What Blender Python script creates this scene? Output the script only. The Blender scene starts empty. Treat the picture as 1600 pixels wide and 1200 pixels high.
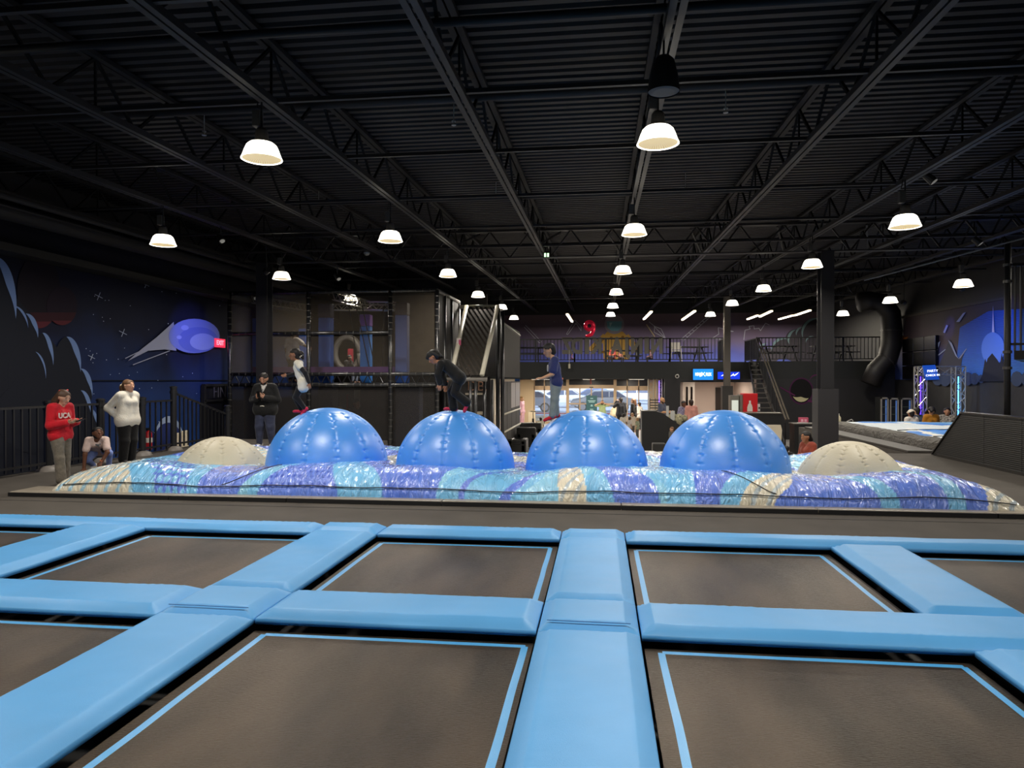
import bpy, math, random
import numpy as np
from mathutils import Vector, Matrix, noise
random.seed(7)
rng = np.random.default_rng(7)
SC = bpy.context.scene
COL = SC.collection

# ------------------------------------------------------------------ camera
F, CAMH = 1111.0, 1.62
YAW = math.atan(138/F); PIT = -math.atan(7/F)
FW = np.array([-math.sin(YAW)*math.cos(PIT), math.cos(YAW)*math.cos(PIT), math.sin(PIT)])
RT = np.array([math.cos(YAW), math.sin(YAW), 0.0]); UP = np.cross(RT, FW)
C0 = np.array([0, 0, CAMH])
def ray(x, y): return FW + RT*(x-800)/F - UP*(y-600)/F
def aZ(x, y, z=0.0):
    d = ray(x, y); return C0 + d*(z-CAMH)/d[2]
def aY(x, y, Y):
    d = ray(x, y); return C0 + d*Y/d[1]
def aX(x, y, X):
    d = ray(x, y); return C0 + d*X/d[0]
cd = bpy.data.cameras.new('camera'); cam = bpy.data.objects.new('camera', cd); COL.objects.link(cam)
cd.sensor_fit = 'HORIZONTAL'; cd.sensor_width = 36.0; cd.lens = 36.0*F/1600
cd.clip_start = 0.05; cd.clip_end = 300
M = Matrix(((RT[0], UP[0], -FW[0], 0), (RT[1], UP[1], -FW[1], 0), (RT[2], UP[2], -FW[2], 0), (0, 0, 0, 1)))
cam.matrix_world = Matrix.Translation(C0) @ M
SC.camera = cam
SC.view_settings.view_transform = 'Standard'; SC.view_settings.look = 'None'
SC.view_settings.gamma = 1.0; SC.view_settings.use_curve_mapping = False
SC.view_settings.exposure = 0.0
SC.cycles.use_denoising = True
SC.cycles.max_bounces = 6; SC.cycles.diffuse_bounces = 3; SC.cycles.glossy_bounces = 3
SC.cycles.transparent_max_bounces = 12; SC.cycles.sample_clamp_indirect = 4.0
SC.cycles.caustics_reflective = False; SC.cycles.caustics_refractive = False

# ------------------------------------------------------------------ materials
def lin(c):
    if isinstance(c, str):
        c = [int(c[i:i+2], 16)/255 for i in (0, 2, 4)]
    return tuple(x/12.92 if x <= .04045 else ((x+.055)/1.055)**2.4 for x in c) + (1.0,)
MATS = {}
def mat(name, color, rough=.6, metal=0., spec=.5, bump=0., bscale=30., vary=0., vscale=3., emit=0., sheen=0., coat=0.):
    """plain surface with a little procedural colour variation and bump; colour is sRGB hex"""
    if name in MATS: return MATS[name]
    m = bpy.data.materials.new(name); m.use_nodes = True
    nt = m.node_tree; b = nt.nodes['Principled BSDF']; col = lin(color)
    b.inputs['Base Color'].default_value = col
    b.inputs['Roughness'].default_value = rough; b.inputs['Metallic'].default_value = metal
    b.inputs['Specular IOR Level'].default_value = spec
    if sheen: b.inputs['Sheen Weight'].default_value = sheen
    if coat: b.inputs['Coat Weight'].default_value = coat; b.inputs['Coat Roughness'].default_value = .12
    tc = nt.nodes.new('ShaderNodeTexCoord')
    if vary:
        n = nt.nodes.new('ShaderNodeTexNoise'); n.inputs['Scale'].default_value = vscale; n.inputs['Detail'].default_value = 5
        nt.links.new(tc.outputs['Object'], n.inputs['Vector'])
        r = nt.nodes.new('ShaderNodeValToRGB')
        r.color_ramp.elements[0].position = .3; r.color_ramp.elements[1].position = .7
        r.color_ramp.elements[0].color = tuple(x*(1-vary) for x in col[:3])+(1,)
        r.color_ramp.elements[1].color = tuple(min(1, x*(1+vary)) for x in col[:3])+(1,)
        nt.links.new(n.outputs['Fac'], r.inputs['Fac']); nt.links.new(r.outputs['Color'], b.inputs['Base Color'])
    if bump:
        n = nt.nodes.new('ShaderNodeTexNoise'); n.inputs['Scale'].default_value = bscale; n.inputs['Detail'].default_value = 4
        nt.links.new(tc.outputs['Object'], n.inputs['Vector'])
        bp = nt.nodes.new('ShaderNodeBump'); bp.inputs['Strength'].default_value = bump; bp.inputs['Distance'].default_value = .02
        nt.links.new(n.outputs['Fac'], bp.inputs['Height']); nt.links.new(bp.outputs['Normal'], b.inputs['Normal'])
    if emit:
        b.inputs['Emission Color'].default_value = col; b.inputs['Emission Strength'].default_value = emit
    MATS[name] = m
    return m
def netmat(name, color, cover, rough=.7):
    """woven net or perforated mesh: thread in the given colour, mostly holes"""
    m = bpy.data.materials.new(name); m.use_nodes = True; nt = m.node_tree
    b = nt.nodes['Principled BSDF']; b.inputs['Base Color'].default_value = lin(color); b.inputs['Roughness'].default_value = rough
    t = nt.nodes.new('ShaderNodeBsdfTransparent'); mx = nt.nodes.new('ShaderNodeMixShader')
    mx.inputs[0].default_value = cover
    nt.links.new(t.outputs[0], mx.inputs[1]); nt.links.new(b.outputs[0], mx.inputs[2])
    nt.links.new(mx.outputs[0], nt.nodes['Material Output'].inputs[0])
    MATS[name] = m; return m

# ------------------------------------------------------------------ mesh building
class MB:
    def __init__(s): s.v = []; s.f = []
    def add(s, vs, fs):
        o = len(s.v); s.v += [tuple(map(float, p)) for p in vs]; s.f += [tuple(i+o for i in f) for f in fs]; return s
    def box(s, x0, x1, y0, y1, z0, z1):
        return s.add([(x0,y0,z0),(x1,y0,z0),(x1,y1,z0),(x0,y1,z0),(x0,y0,z1),(x1,y0,z1),(x1,y1,z1),(x0,y1,z1)],
                     [(0,3,2,1),(4,5,6,7),(0,1,5,4),(1,2,6,5),(2,3,7,6),(3,0,4,7)])
    def bar(s, a, b, w, h=None, up=(0,0,1)):
        """rectangular bar from a to b"""
        a = np.array(a, float); b = np.array(b, float); h = h or w
        d = (b-a)/max(1e-9, np.linalg.norm(b-a)); u = np.array(up, float)
        if abs(d@u) > .98: u = np.array((1., 0, 0))
        r = np.cross(d, u); r /= np.linalg.norm(r); u = np.cross(r, d)
        P = []
        for p in (a, b):
            for (i, j) in ((-1,-1),(1,-1),(1,1),(-1,1)): P.append(p + r*i*w/2 + u*j*h/2)
        return s.add(P, [(3,2,1,0),(4,5,6,7),(0,1,5,4),(1,2,6,5),(2,3,7,6),(3,0,4,7)])
    def tube(s, pts, r, n=8, cap=True):
        """round tube along a polyline; r a number or one per point"""
        pts = [np.array(p, float) for p in pts]; k = len(pts)
        rs = [r]*k if np.isscalar(r) else list(r)
        V = []; u = None
        for i, p in enumerate(pts):
            t = pts[min(i+1, k-1)] - pts[max(i-1, 0)]; t /= max(1e-9, np.linalg.norm(t))
            if u is None:
                u = np.cross(t, (0, 0, 1.)) if abs(t[2]) < .95 else np.cross(t, (1., 0, 0))
            u = u - t*(u@t); u /= np.linalg.norm(u); w = np.cross(t, u)
            for j in range(n):
                a = 2*math.pi*j/n; V.append(p + (u*math.cos(a)+w*math.sin(a))*rs[i])
        Fs = [(i*n+j, i*n+(j+1) % n, (i+1)*n+(j+1) % n, (i+1)*n+j) for i in range(k-1) for j in range(n)]
        if cap: Fs += [tuple(range(n))[::-1], tuple((k-1)*n+j for j in range(n))]
        return s.add(V, Fs)
    def lathe(s, prof, c=(0,0,0), n=24):
        """(radius, z) profile turned about the vertical through c"""
        V = []
        for (r, z) in prof:
            for j in range(n):
                a = 2*math.pi*j/n; V.append((c[0]+r*math.cos(a), c[1]+r*math.sin(a), c[2]+z))
        k = len(prof)
        return s.add(V, [(i*n+j, i*n+(j+1) % n, (i+1)*n+(j+1) % n, (i+1)*n+j) for i in range(k-1) for j in range(n)])
    def ell(s, c, r, n=14, m=9):
        r = (r,)*3 if np.isscalar(r) else r
        prof = [(math.sin(math.pi*i/m), -math.cos(math.pi*i/m)) for i in range(m+1)]
        V = []
        for (a, z) in prof:
            for j in range(n):
                t = 2*math.pi*j/n; V.append((c[0]+r[0]*a*math.cos(t), c[1]+r[1]*a*math.sin(t), c[2]+r[2]*z))
        return s.add(V, [(i*n+j, i*n+(j+1) % n, (i+1)*n+(j+1) % n, (i+1)*n+j) for i in range(m) for j in range(n)])
    def slab(s, pts, off):
        """planar polygon (3-D points) extruded by the vector off"""
        pts = [np.array(p, float) for p in pts]; n = len(pts); o = np.array(off, float)
        return s.add(pts+[p+o for p in pts], [tuple(range(n))[::-1], tuple(range(n, 2*n))]+[(i, (i+1) % n, n+(i+1) % n, n+i) for i in range(n)])
    def build(s, name, m, parent=None, smooth=False, at=None, bevel=0.):
        me = bpy.data.meshes.new(name)
        o0 = np.array(parent_origin(parent) if parent is not None else (at if at is not None else (0, 0, 0)), float)
        me.from_pydata([tuple(np.array(p)-o0) for p in s.v], [], s.f); me.update()
        o = bpy.data.objects.new(name, me); COL.objects.link(o)
        if parent is not None: o.parent = parent
        else: o.location = o0
        if m: me.materials.append(m)
        if smooth: me.shade_smooth()
        if bevel:
            b = o.modifiers.new('bevel', 'BEVEL'); b.width = bevel; b.segments = 2; b.limit_method = 'ANGLE'
        return o
def parent_origin(p):
    q = np.zeros(3)
    while p is not None: q += np.array(p.location); p = p.parent
    return q
def tag(o, label=None, cat=None, group=None, kind=None):
    if label: o['label'] = label
    if cat: o['category'] = cat
    if group: o['group'] = group
    if kind: o['kind'] = kind
    return o
def thing(name, label, cat, loc=(0,0,0), group=None):
    o = bpy.data.objects.new(name, None); COL.objects.link(o); o.location = tuple(map(float, loc)); o.empty_display_size = .1
    return tag(o, label, cat, group)
def struct(name, mb, m, **k):
    o = mb.build(name, m, **k); o['kind'] = 'structure'; return o
def copy_tree(o, parent=None):
    c = o.copy(); COL.objects.link(c)
    if parent is not None: c.parent = parent
    for ch in list(o.children): copy_tree(ch, c)
    return c
def text_mesh(s, size, font_off=0., extrude=.004):
    cu = bpy.data.curves.new('t', 'FONT'); cu.body = s; cu.size = size; cu.align_x = 'CENTER'; cu.align_y = 'CENTER'; cu.extrude = extrude; cu.offset = font_off
    ob = bpy.data.objects.new('t', cu); COL.objects.link(ob)
    dg = bpy.context.evaluated_depsgraph_get(); me = bpy.data.meshes.new_from_object(ob.evaluated_get(dg))
    V = [tuple(v.co) for v in me.vertices]; Fs = [tuple(p.vertices) for p in me.polygons]
    bpy.data.objects.remove(ob); bpy.data.curves.remove(cu); bpy.data.meshes.remove(me)
    return V, Fs
def text(name, s, size, c, xax, yax, m, parent, bold=.0, mirror=False, sx=1.0):
    V, Fs = text_mesh(s, size, bold)
    c = np.array(c, float); xa = np.array(xax, float)*sx; ya = np.array(yax, float); za = np.cross(np.array(xax, float), ya)
    q = -1 if mirror else 1
    mb = MB(); mb.add([c+xa*v[0]*q+ya*v[1]+za*v[2] for v in V], Fs)
    return mb.build(name, m, parent)
# ------------------------------------------------------------------ figures: blended round cones turned into one skin
def _rc(P, a, b, ra, rb):
    ba = b-a; L2 = float(ba@ba)
    if L2 < 1e-10: return np.sqrt(((P-a)**2).sum(-1))-max(ra, rb)
    t = np.clip(((P-a)@ba)/L2, 0, 1)
    q = P-a-t[..., None]*ba
    return np.sqrt((q**2).sum(-1))-(ra+(rb-ra)*t)
def field(prims, h, cuts=()):
    """prims: (a, b, ra, rb, k, sign); returns verts, quads of the blended surface"""
    pos = [p for p in prims if p[5] > 0]
    lo = np.min([np.minimum(p[0]-p[2], p[1]-p[3]) for p in pos], 0)-3*h
    hi = np.max([np.maximum(p[0]+p[2], p[1]+p[3]) for p in pos], 0)+3*h
    n = np.ceil((hi-lo)/h).astype(int)+1
    D = np.full(n, 1.0, np.float32)
    ax = [lo[i]+h*np.arange(n[i]) for i in range(3)]
    for a, b, ra, rb, k, sg in prims:
        R = max(ra, rb)+k+2.5*h
        i0 = np.clip(np.floor((np.minimum(a, b)-R-lo)/h).astype(int), 0, n-1); i1 = np.clip(np.ceil((np.maximum(a, b)+R-lo)/h).astype(int)+1, 1, n)
        sl = tuple(slice(i0[i], i1[i]) for i in range(3))
        if any(i1[i] <= i0[i] for i in range(3)): continue
        P = np.stack(np.meshgrid(*[ax[i][sl[i]] for i in range(3)], indexing='ij'), -1)
        d = _rc(P, a, b, ra, rb); E = D[sl]
        if sg < 0:
            d = -d; hh = np.clip(.5-.5*(d-E)/max(k, 1e-6), 0, 1) if k > 0 else None
            D[sl] = np.maximum(E, d) if k <= 0 else E*hh+d*(1-hh)+k*hh*(1-hh)
        elif k > 0:
            hh = np.clip(.5+.5*(E-d)/k, 0, 1); D[sl] = E*(1-hh)+d*hh-k*hh*(1-hh)
        else: D[sl] = np.minimum(E, d)
    for (pt, nm) in cuts:       # keep the side the normal points away from
        P = np.stack(np.meshgrid(*ax, indexing='ij'), -1)
        D = np.maximum(D, ((P-pt)@nm).astype(np.float32))
    D[0]=D[-1]=1; D[:,0]=D[:,-1]=1; D[:,:,0]=D[:,:,-1]=1
    S = D < 0
    cs = n-1
    cnt = np.zeros(cs, np.int32)
    for dx in (0,1):
        for dy in (0,1):
            for dz in (0,1): cnt += S[dx:dx+cs[0], dy:dy+cs[1], dz:dz+cs[2]]
    act = (cnt > 0) & (cnt < 8)
    idx = np.full(cs, -1, np.int64); I = np.argwhere(act); idx[act] = np.arange(len(I))
    acc = np.zeros((len(I), 3)); num = np.zeros(len(I))
    for axis in range(3):
        o1, o2 = [a for a in range(3) if a != axis]
        for p in (0,1):
            for q in (0,1):
                A = I.copy(); A[:, o1] += p; A[:, o2] += q; B = A.copy(); B[:, axis] += 1
                da = D[A[:,0],A[:,1],A[:,2]]; db = D[B[:,0],B[:,1],B[:,2]]
                c = (da < 0) != (db < 0); t = np.where(c, da/np.where(c, da-db, 1), 0)
                pt = A.astype(float); pt[:, axis] += t
                acc += pt*c[:, None]; num += c
    V = lo+h*acc/np.maximum(num, 1)[:, None]
    Q = []
    for axis in range(3):
        o1, o2 = (axis+1) % 3, (axis+2) % 3
        s0 = [slice(1, n[i]-1) for i in range(3)]; s1 = list(s0)
        s0[axis] = slice(0, n[axis]-1); s1[axis] = slice(1, n[axis])
        A = S[tuple(s0)]; B = S[tuple(s1)]
        E = np.argwhere(A != B); 
        if not len(E): continue
        flip = A[E[:,0],E[:,1],E[:,2]]
        E = E+np.array([0 if i == axis else 1 for i in range(3)])
        def cell(u, v):
            c = E.copy(); c[:, o1] -= u; c[:, o2] -= v; return idx[c[:,0],c[:,1],c[:,2]]
        q = np.stack([cell(1,1), cell(0,1), cell(0,0), cell(1,0)], 1)
        q[~flip] = q[~flip][:, ::-1]
        Q.append(q)
    return V, np.concatenate(Q)
def skin(name, prims, h, m, parent=None, loc=(0,0,0), cuts=(), wrinkle=0.):
    V, Q = field(prims, h, cuts)
    if wrinkle:
        for i, v in enumerate(V):
            w = noise.noise_vector(Vector(v)*14.0)*.6+noise.noise_vector(Vector((v[0]*30, v[1]*30, v[2]*9)))*.4
            V[i] = v+np.array(w)*wrinkle
    me = bpy.data.meshes.new(name)
    me.vertices.add(len(V)); me.vertices.foreach_set('co', V.astype(np.float32).ravel())
    me.loops.add(Q.size); me.loops.foreach_set('vertex_index', Q.astype(np.int32).ravel())
    me.polygons.add(len(Q)); me.polygons.foreach_set('loop_start', np.arange(0, Q.size, 4, dtype=np.int32))
    me.update(calc_edges=True); me.validate(); me.shade_smooth(); me.materials.append(m)
    o = bpy.data.objects.new(name, me); COL.objects.link(o)
    if parent is not None: o.parent = parent
    else: o.location = tuple(map(float, loc))
    return o
STAND = dict(head=(0,-.012,.925), neck=(0,.0,.835), chest=(0,.0,.735), waist=(0,.0,.63), pelv=(0,.0,.545),
    shL=(.103,.0,.81), elL=(.135,.015,.635), wrL=(.14,-.03,.49), hdL=(.0,-.1,-1), shR=(-.103,.0,.81), elR=(-.135,.015,.635), wrR=(-.14,-.03,.49), hdR=(.0,-.1,-1),
    hiL=(.05,.0,.525), knL=(.055,-.012,.285), anL=(.056,.012,.05), hiR=(-.05,.0,.525), knR=(-.055,-.012,.285), anR=(-.056,.012,.05),
    toL=(.15,-1,-.35), toR=(-.15,-1,-.35), face=(0,-1,-.1), pnL=(-1,0,0), pnR=(1,0,0))
SIT = dict(head=(0,-.03,.665), neck=(0,.0,.575), chest=(0,.01,.475), waist=(0,.03,.37), pelv=(0,.04,.285),
    shL=(.103,.01,.55), elL=(.14,-.01,.39), wrL=(.075,-.15,.35), hdL=(-.4,-1,-.1), shR=(-.103,.01,.55), elR=(-.14,-.01,.39), wrR=(-.075,-.15,.35), hdR=(.4,-1,-.1),
    hiL=(.055,.03,.275), knL=(.075,-.21,.275), anL=(.07,-.2,.05), hiR=(-.055,.03,.275), knR=(-.075,-.21,.275), anR=(-.07,-.2,.05))
SKIN = {}
def person(label, loc, H, yaw, pose, wear, h=.012, base='stand', skin_hex='c69a7c', hair_hex='1c1614', hairs=(), hs=1.0, fat=1.0, face=True, hairfront=False, cat='person', group=None, beard=None):
    """loc: point on the floor between the feet; yaw 0 faces -Y; wear: list of (part, kind, hex, options)"""
    J = dict(STAND)
    if base == 'sit': J.update(SIT)
    J.update(pose)
    cy, sy = math.cos(yaw), math.sin(yaw)
    R = np.array([[cy, -sy, 0], [sy, cy, 0], [0, 0, 1]])
    P = {k: R@(np.array(v, float)*H) for k, v in J.items() if k[:2] not in ('hd', 'to', 'pn', 'fa')}
    nv = lambda k: R@(np.array(J[k], float)/np.linalg.norm(J[k]))
    ms = mat('skin_'+skin_hex, skin_hex, .55, spec=.35)
    hk = .018*H
    def rc(a, b, ra, rb=None, k=None, s=1): 
        return (np.array(a, float), np.array(b, float), ra*H, (ra if rb is None else rb)*H, hk if k is None else k*H, s)
    def mid(a, b, t): return P[a]+(P[b]-P[a])*t
    def torso(e, low=True):
        sx = P['shL']-P['shR']; cf = .5+.5*fat; L = [
          rc(P['hiL']+(P['hiL']-P['hiR'])*.12, P['hiR']+(P['hiR']-P['hiL'])*.12, .066*fat+e),
          rc(P['pelv']+sx*.14*fat, P['waist']+sx*.16*fat, .06*fat+e, .055*fat+e), rc(P['pelv']-sx*.14*fat, P['waist']-sx*.16*fat, .06*fat+e, .055*fat+e),
          rc(P['waist']+sx*.16*fat, P['chest']+sx*.2*cf, .053*fat+e, .056*cf+e), rc(P['waist']-sx*.16*fat, P['chest']-sx*.2*cf, .053*fat+e, .056*cf+e),
          rc(P['chest']+sx*.19*cf, mid('neck', 'shL', .68), .056*cf+e, .033*cf+e*.8), rc(P['chest']-sx*.19*cf, mid('neck', 'shR', .68), .056*cf+e, .033*cf+e*.8),
          rc(mid('shR', 'shL', .12), mid('shR', 'shL', .88), .033*cf+e*.8)]
        return L
    def arm(sd, e, t=1.0, cone=0.):
        S, E, W = P['sh'+sd], P['el'+sd], P['wr'+sd]; L = []
        if t <= .5:
            L.append(rc(S, S+(E-S)*t*2, .034+e, .031+e+cone))
        else:
            L += [rc(S, E, .034+e, .026+e), rc(E, E+(W-E)*(t-.5)*2, .027+e, .02+e+cone)]
        return L
    def leg(sd, e, t=1.0, flare=0., thick=1.0):
        A, K, N = P['hi'+sd], P['kn'+sd], P['an'+sd]
        L = [rc(A, K, .06*thick+e, .039*thick+e)]
        if t > .5:
            q = K+(N-K)*(t-.5)*2; L += [rc(K, q, .039*thick+e, .026+e+flare)]
        return L
    def foot(sd, e):
        N = P['an'+sd]; t = nv('to'+sd)*H; u = np.array((0, 0, 1.))
        heel = N+t*(-.022)+np.array((0,0,-.012))*H; toe = N+t*.095
        return [rc(N, heel, .022+e, .024+e, .01), rc(heel, toe, .023+e, .015+e, .01), rc(toe, toe+t*.02, .016+e, .013+e, .01)]
    fd = nv('face'); side = np.cross(fd, (0, 0, 1.)); side /= np.linalg.norm(side); hu = np.cross(side, fd)
    hc = P['head']; q = hs
    def hp(f, u, s=0.): return hc+(fd*f+hu*u+side*s)*H*q
    # ---- body, one surface
    B = torso(0)+[rc(P['neck']-np.array((0,0,.01))*H, hc-hu*.02*H, .033, .031)]
    for sd in 'LR':
        B += arm(sd, 0)+leg(sd, 0)+foot(sd, 0)
        W = P['wr'+sd]; hd = nv('hd'+sd); pn = nv('pn'+sd); pn = pn-hd*(pn@hd)
        pn = pn/np.linalg.norm(pn) if np.linalg.norm(pn) > 1e-3 else side
        st = np.cross(hd, pn)*(-1 if sd == 'L' else 1)
        for o in (-.013, -.0045, .0045, .013): B.append(rc(W, W+(hd*.05+st*o)*H, .0145, .0105, .006))
        for o, l in ((-.0165, .032), (-.0055, .04), (.0055, .043), (.0165, .038)):
            a = W+(hd*.05+st*o)*H; b_ = a+(hd*.55+st*o*3+pn*.1)*l*H; c_ = b_+(hd*.42+pn*.4)*l*H
            B += [rc(a, b_, .0064, .006, .003), rc(b_, c_, .006, .0048, .003)]
        tb = W+(hd*.014+st*.014)*H; t1 = tb+(hd*.018+st*.02+pn*.004)*H; t2 = t1+(hd*.024+st*.003+pn*.006)*H
        B += [rc(tb, t1, .0095, .008, .004), rc(t1, t2, .0078, .0058, .003)]
    B += [rc(hp(-.012,.014), hp(.006,.012), .053*q, .05*q), rc(hp(.012,-.006,.012), hp(.03,-.05,.004), .04*q, .021*q), rc(hp(.012,-.006,-.012), hp(.03,-.05,-.004), .04*q, .021*q)]
    if face:
        B += [rc(hp(.054,.004), hp(.067,-.016), .006*q, .0085*q, .006), rc(hp(.05,-.034), hp(.05,-.036), .013*q, .012*q, .006),
              rc(hp(.054,.012,.02), hp(.054,.012,.021), .007*q, .007*q, .006, -1), rc(hp(.054,.012,-.02), hp(.054,.012,-.021), .007*q, .007*q, .006, -1)]
        for s in (-1, 1): B.append(rc(hp(-.004,.004,.053*s), hp(-.006,-.016,.05*s), .011*q, .008*q, .004))
    body = skin('person', B, h, ms, loc=loc)
    tag(body, label, cat, group)
    nb = lambda n, mb, m: mb.build(n, m, body)
    base0 = np.array(loc, float)
    if face:
        for s in (-1, 1):
            mb = MB(); mb.ell(base0+hp(.0505,.011,.021*s), (.0055*H*q, .0055*H*q, .0042*H*q), 8, 6); mb.build('eye', mat('eye_dark', '1a1512', .3), body, smooth=True)
            mb = MB(); mb.tube([base0+hp(.05,.026,.011*s), base0+hp(.052,.03,.021*s), base0+hp(.045,.026,.033*s)], .0022*H*q, 5); mb.build('eyebrow', mat('hair_'+(hair_hex or '3a2c22'), hair_hex or '3a2c22', .6), body)
        mb = MB(); mb.tube([base0+hp(.056,-.033,-.016), base0+hp(.0625,-.034,0), base0+hp(.056,-.033,.016)], .0042*H*q, 6); mb.build('lips', mat('lips_rose', '93564c', .5), body)
    # ---- hair
    if hair_hex:
        mh = mat('hair_'+hair_hex, hair_hex, .5, spec=.4, bump=.3, bscale=60)
        G = [rc(hp(-.016,.021), hp(.002,.022), .058*q, .054*q, .01), rc(hp(-.03,.01), hp(-.03,-.03), .046*q, .04*q, .01)]
        for (f0, u0, s0, f1, u1, s1, r0, r1) in hairs: G.append(rc(hp(f0,u0,s0), hp(f1,u1,s1), r0, r1, .012))
        if not hairfront: G += [rc(hp(.066,-.02), hp(.066,.018), .05*q, .036*q, .006, -1), rc(hp(.05,-.06), hp(.04,-.05), .045*q, .04*q, .006, -1)]
        skin('hair', G, h, mh, body)
    if beard:
        G = [rc(hp(.03,-.05,.012), hp(.03,-.05,-.012), .026*q, .026*q, .008), rc(hp(.012,-.03,.04), hp(.03,-.05,.01), .014*q, .02*q, .01), rc(hp(.012,-.03,-.04), hp(.03,-.05,-.01), .014*q, .02*q, .01), rc(hp(.056,-.03), hp(.07,-.03), .016*q, .012*q, .004, -1)]
        skin('beard', G, h, mat('hair_'+beard, beard, .7), body)
    # ---- clothes
    for w in wear:
        part, kind, hx = w[0], w[1], w[2]; o = w[3] if len(w) > 3 else {}
        m = mat('cloth_'+hx+o.get('mat', ''), hx, o.get('rough', .8), spec=.25, bump=.35, bscale=45, vary=o.get('vary', .12), vscale=o.get('vs', 9), sheen=.15)
        e = o.get('e', .008); L = []
        if kind == 'top':
            L = torso(e)
            t = o.get('sleeve', .3)
            for sd in 'LR': L += arm(sd, e, t, o.get('cone', .004))
            if o.get('hem'):
                d = np.array((0, 0, -1.))*o['hem']*H
                for sd in 'LR': L.append(rc(P['hi'+sd], P['hi'+sd]+d, .07*fat+e, .08*fat+e))
            elif e > .01:
                d = np.array((0, 0, -.02))*H; sx = P['shL']-P['shR']; cf = .5+.5*fat
                L.append(rc(P['hiL']+d+(P['hiL']-P['hiR'])*.1, P['hiR']+d+(P['hiR']-P['hiL'])*.1, .064*fat+e))
                for s, hh in ((1, 'hiL'), (-1, 'hiR')): L.append(rc(P['chest']+sx*.17*s*cf, P[hh]+sx*.07*s, .058*cf+e, .062*fat+e))
            if o.get('hood'): 
                L += [rc(mid('neck', 'shL', .45)-fd*.0*H+np.array((0,0,.012))*H, P['neck']-R@np.array((0,-.045,.0))*H, .026, .034), rc(mid('neck', 'shR', .45)+np.array((0,0,.012))*H, P['neck']-R@np.array((0,-.045,.0))*H, .026, .034)]
            if o.get('cowl'): L += [rc(P['neck']+R@np.array((.02,-.01,-.005))*H, P['neck']+R@np.array((-.02,-.01,-.005))*H, .042, .042)]
            if o.get('bust'):
                for s in (-1, 1): L.append(rc(P['chest']+R@np.array((.04*s,-.055,-.0))*H, P['chest']+R@np.array((.04*s,-.06,-.0))*H, .042, .04))
            if o.get('belly'): L.append(rc(P['waist']+R@np.array((0,-.03,0))*H, P['waist']+R@np.array((0,-.03,-.03))*H, .06*fat, .055*fat))
        elif kind == 'pants':
            L = [rc(P['hiL']+(P['hiL']-P['hiR'])*.12, P['hiR']+(P['hiR']-P['hiL'])*.12, .064*fat+e), rc(P['pelv'], P['waist']+(P['pelv']-P['waist'])*.55, .062*fat+e, .058*fat+e)]
            for sd in 'LR': L += leg(sd, e, o.get('len', .97), o.get('flare', 0.), o.get('thick', 1.0))
        elif kind == 'shoe':
            for sd in 'LR': skin(part, foot(sd, e), max(h*.8, .007), m, body)
            continue
        elif kind == 'sleeve':
            for sd in 'LR': skin(part, arm(sd, e, .97), h, m, body)
            continue
        elif kind == 'cap':
            L = [rc(hp(-.012,.03), hp(.0,.028), .06*q, .057*q), rc(hp(.05,.03), hp(.085,.022), .03, .02, .01), rc(hp(-.01,-.05), hp(.02,-.05), .075*q, .07*q, .004, -1)]
        elif kind == 'collar':
            L = [rc(P['neck']+R@np.array((0,-.048,-.03))*H, P['neck']+R@np.array((0,-.062,-.075))*H, .024, .012, .01), rc(P['neck']+R@np.array((.024,-.035,.005))*H, P['neck']+R@np.array((0,-.06,-.05))*H, .017, .013, .01), rc(P['neck']+R@np.array((-.024,-.035,.005))*H, P['neck']+R@np.array((0,-.06,-.05))*H, .017, .013, .01)]
        elif kind == 'blob':
            for (a, b, ra, rb) in o['p']: L.append(rc(R@np.array(a)*H, R@np.array(b)*H, ra, rb, .008))
        if L: skin(part, L, o.get('h', h), m, body, wrinkle=o.get('wr', .0))
    return body, (lambda k, off=(0,0,0): base0+P[k]+R@(np.array(off, float)*H)), (lambda f, u, s=0.: base0+hp(f, u, s)), R
# ------------------------------------------------------------------ building shell
ZL = -1.10                       # lobby floor; the play deck is z = 0
XL, XR, YB, YF = -11.6, 13.0, 44.0, -5.0
MEZ, SOF = 2.45, 1.65            # mezzanine deck and its underside
def roofz(Y): return 5.42+.025*Y # underside of the roof deck, slightly pitched
def chordz(Y): return 4.67+.025*Y
black = mat('paint_black', '2a2829', .55, bump=.1, bscale=8, vary=.15)
blackm = mat('paint_black_metal', '1c1b1c', .5, spec=.4)
deckblk = mat('roof_deck_paint', '1f1c1d', .6, spec=.3)
joistm = mat('joist_paint', '222021', .5, spec=.4)
carpet = mat('carpet_charcoal', '4b4641', .85, spec=.3, bump=.25, bscale=160, vary=.12, vscale=2.0)
lobbyfl = mat('lobby_tile', 'b5b2ad', .3, spec=.5, vary=.08)

b = MB()
b.box(-9.95, 13.0, 7.30, 13.3, -.25, 0); b.box(-9.95, -5.6, 13.3, 18.3, -.25, 0); b.box(4.9, 13.0, 13.3, 16.5, -.25, 0); b.box(6.7, 13.0, 16.5, 25.2, -.25, 0)
struct('floor_deck', b, carpet)
b = MB(); b.box(-9.95, -9.9, 7.3, 18.3, ZL, -.25); b.box(-9.9, -5.6, 18.2, 18.3, ZL, -.25); b.box(-5.7, -5.6, 13.3, 18.2, ZL, -.25); b.box(-5.6, 4.9, 13.2, 13.3, ZL, -.25); b.box(4.9, 5.0, 13.3, 16.5, ZL, -.25); b.box(5.0, 6.7, 16.4, 16.5, ZL, -.25); b.box(6.7, 6.8, 16.5, 25.2, ZL, -.25); b.box(6.8, 13, 25.1, 25.2, ZL, -.25)
struct('trim_deck_riser', b, black)
b = MB(); b.box(XL, XR, 7.3, YB, ZL-.1, ZL); struct('floor_lobby', b, lobbyfl)
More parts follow.
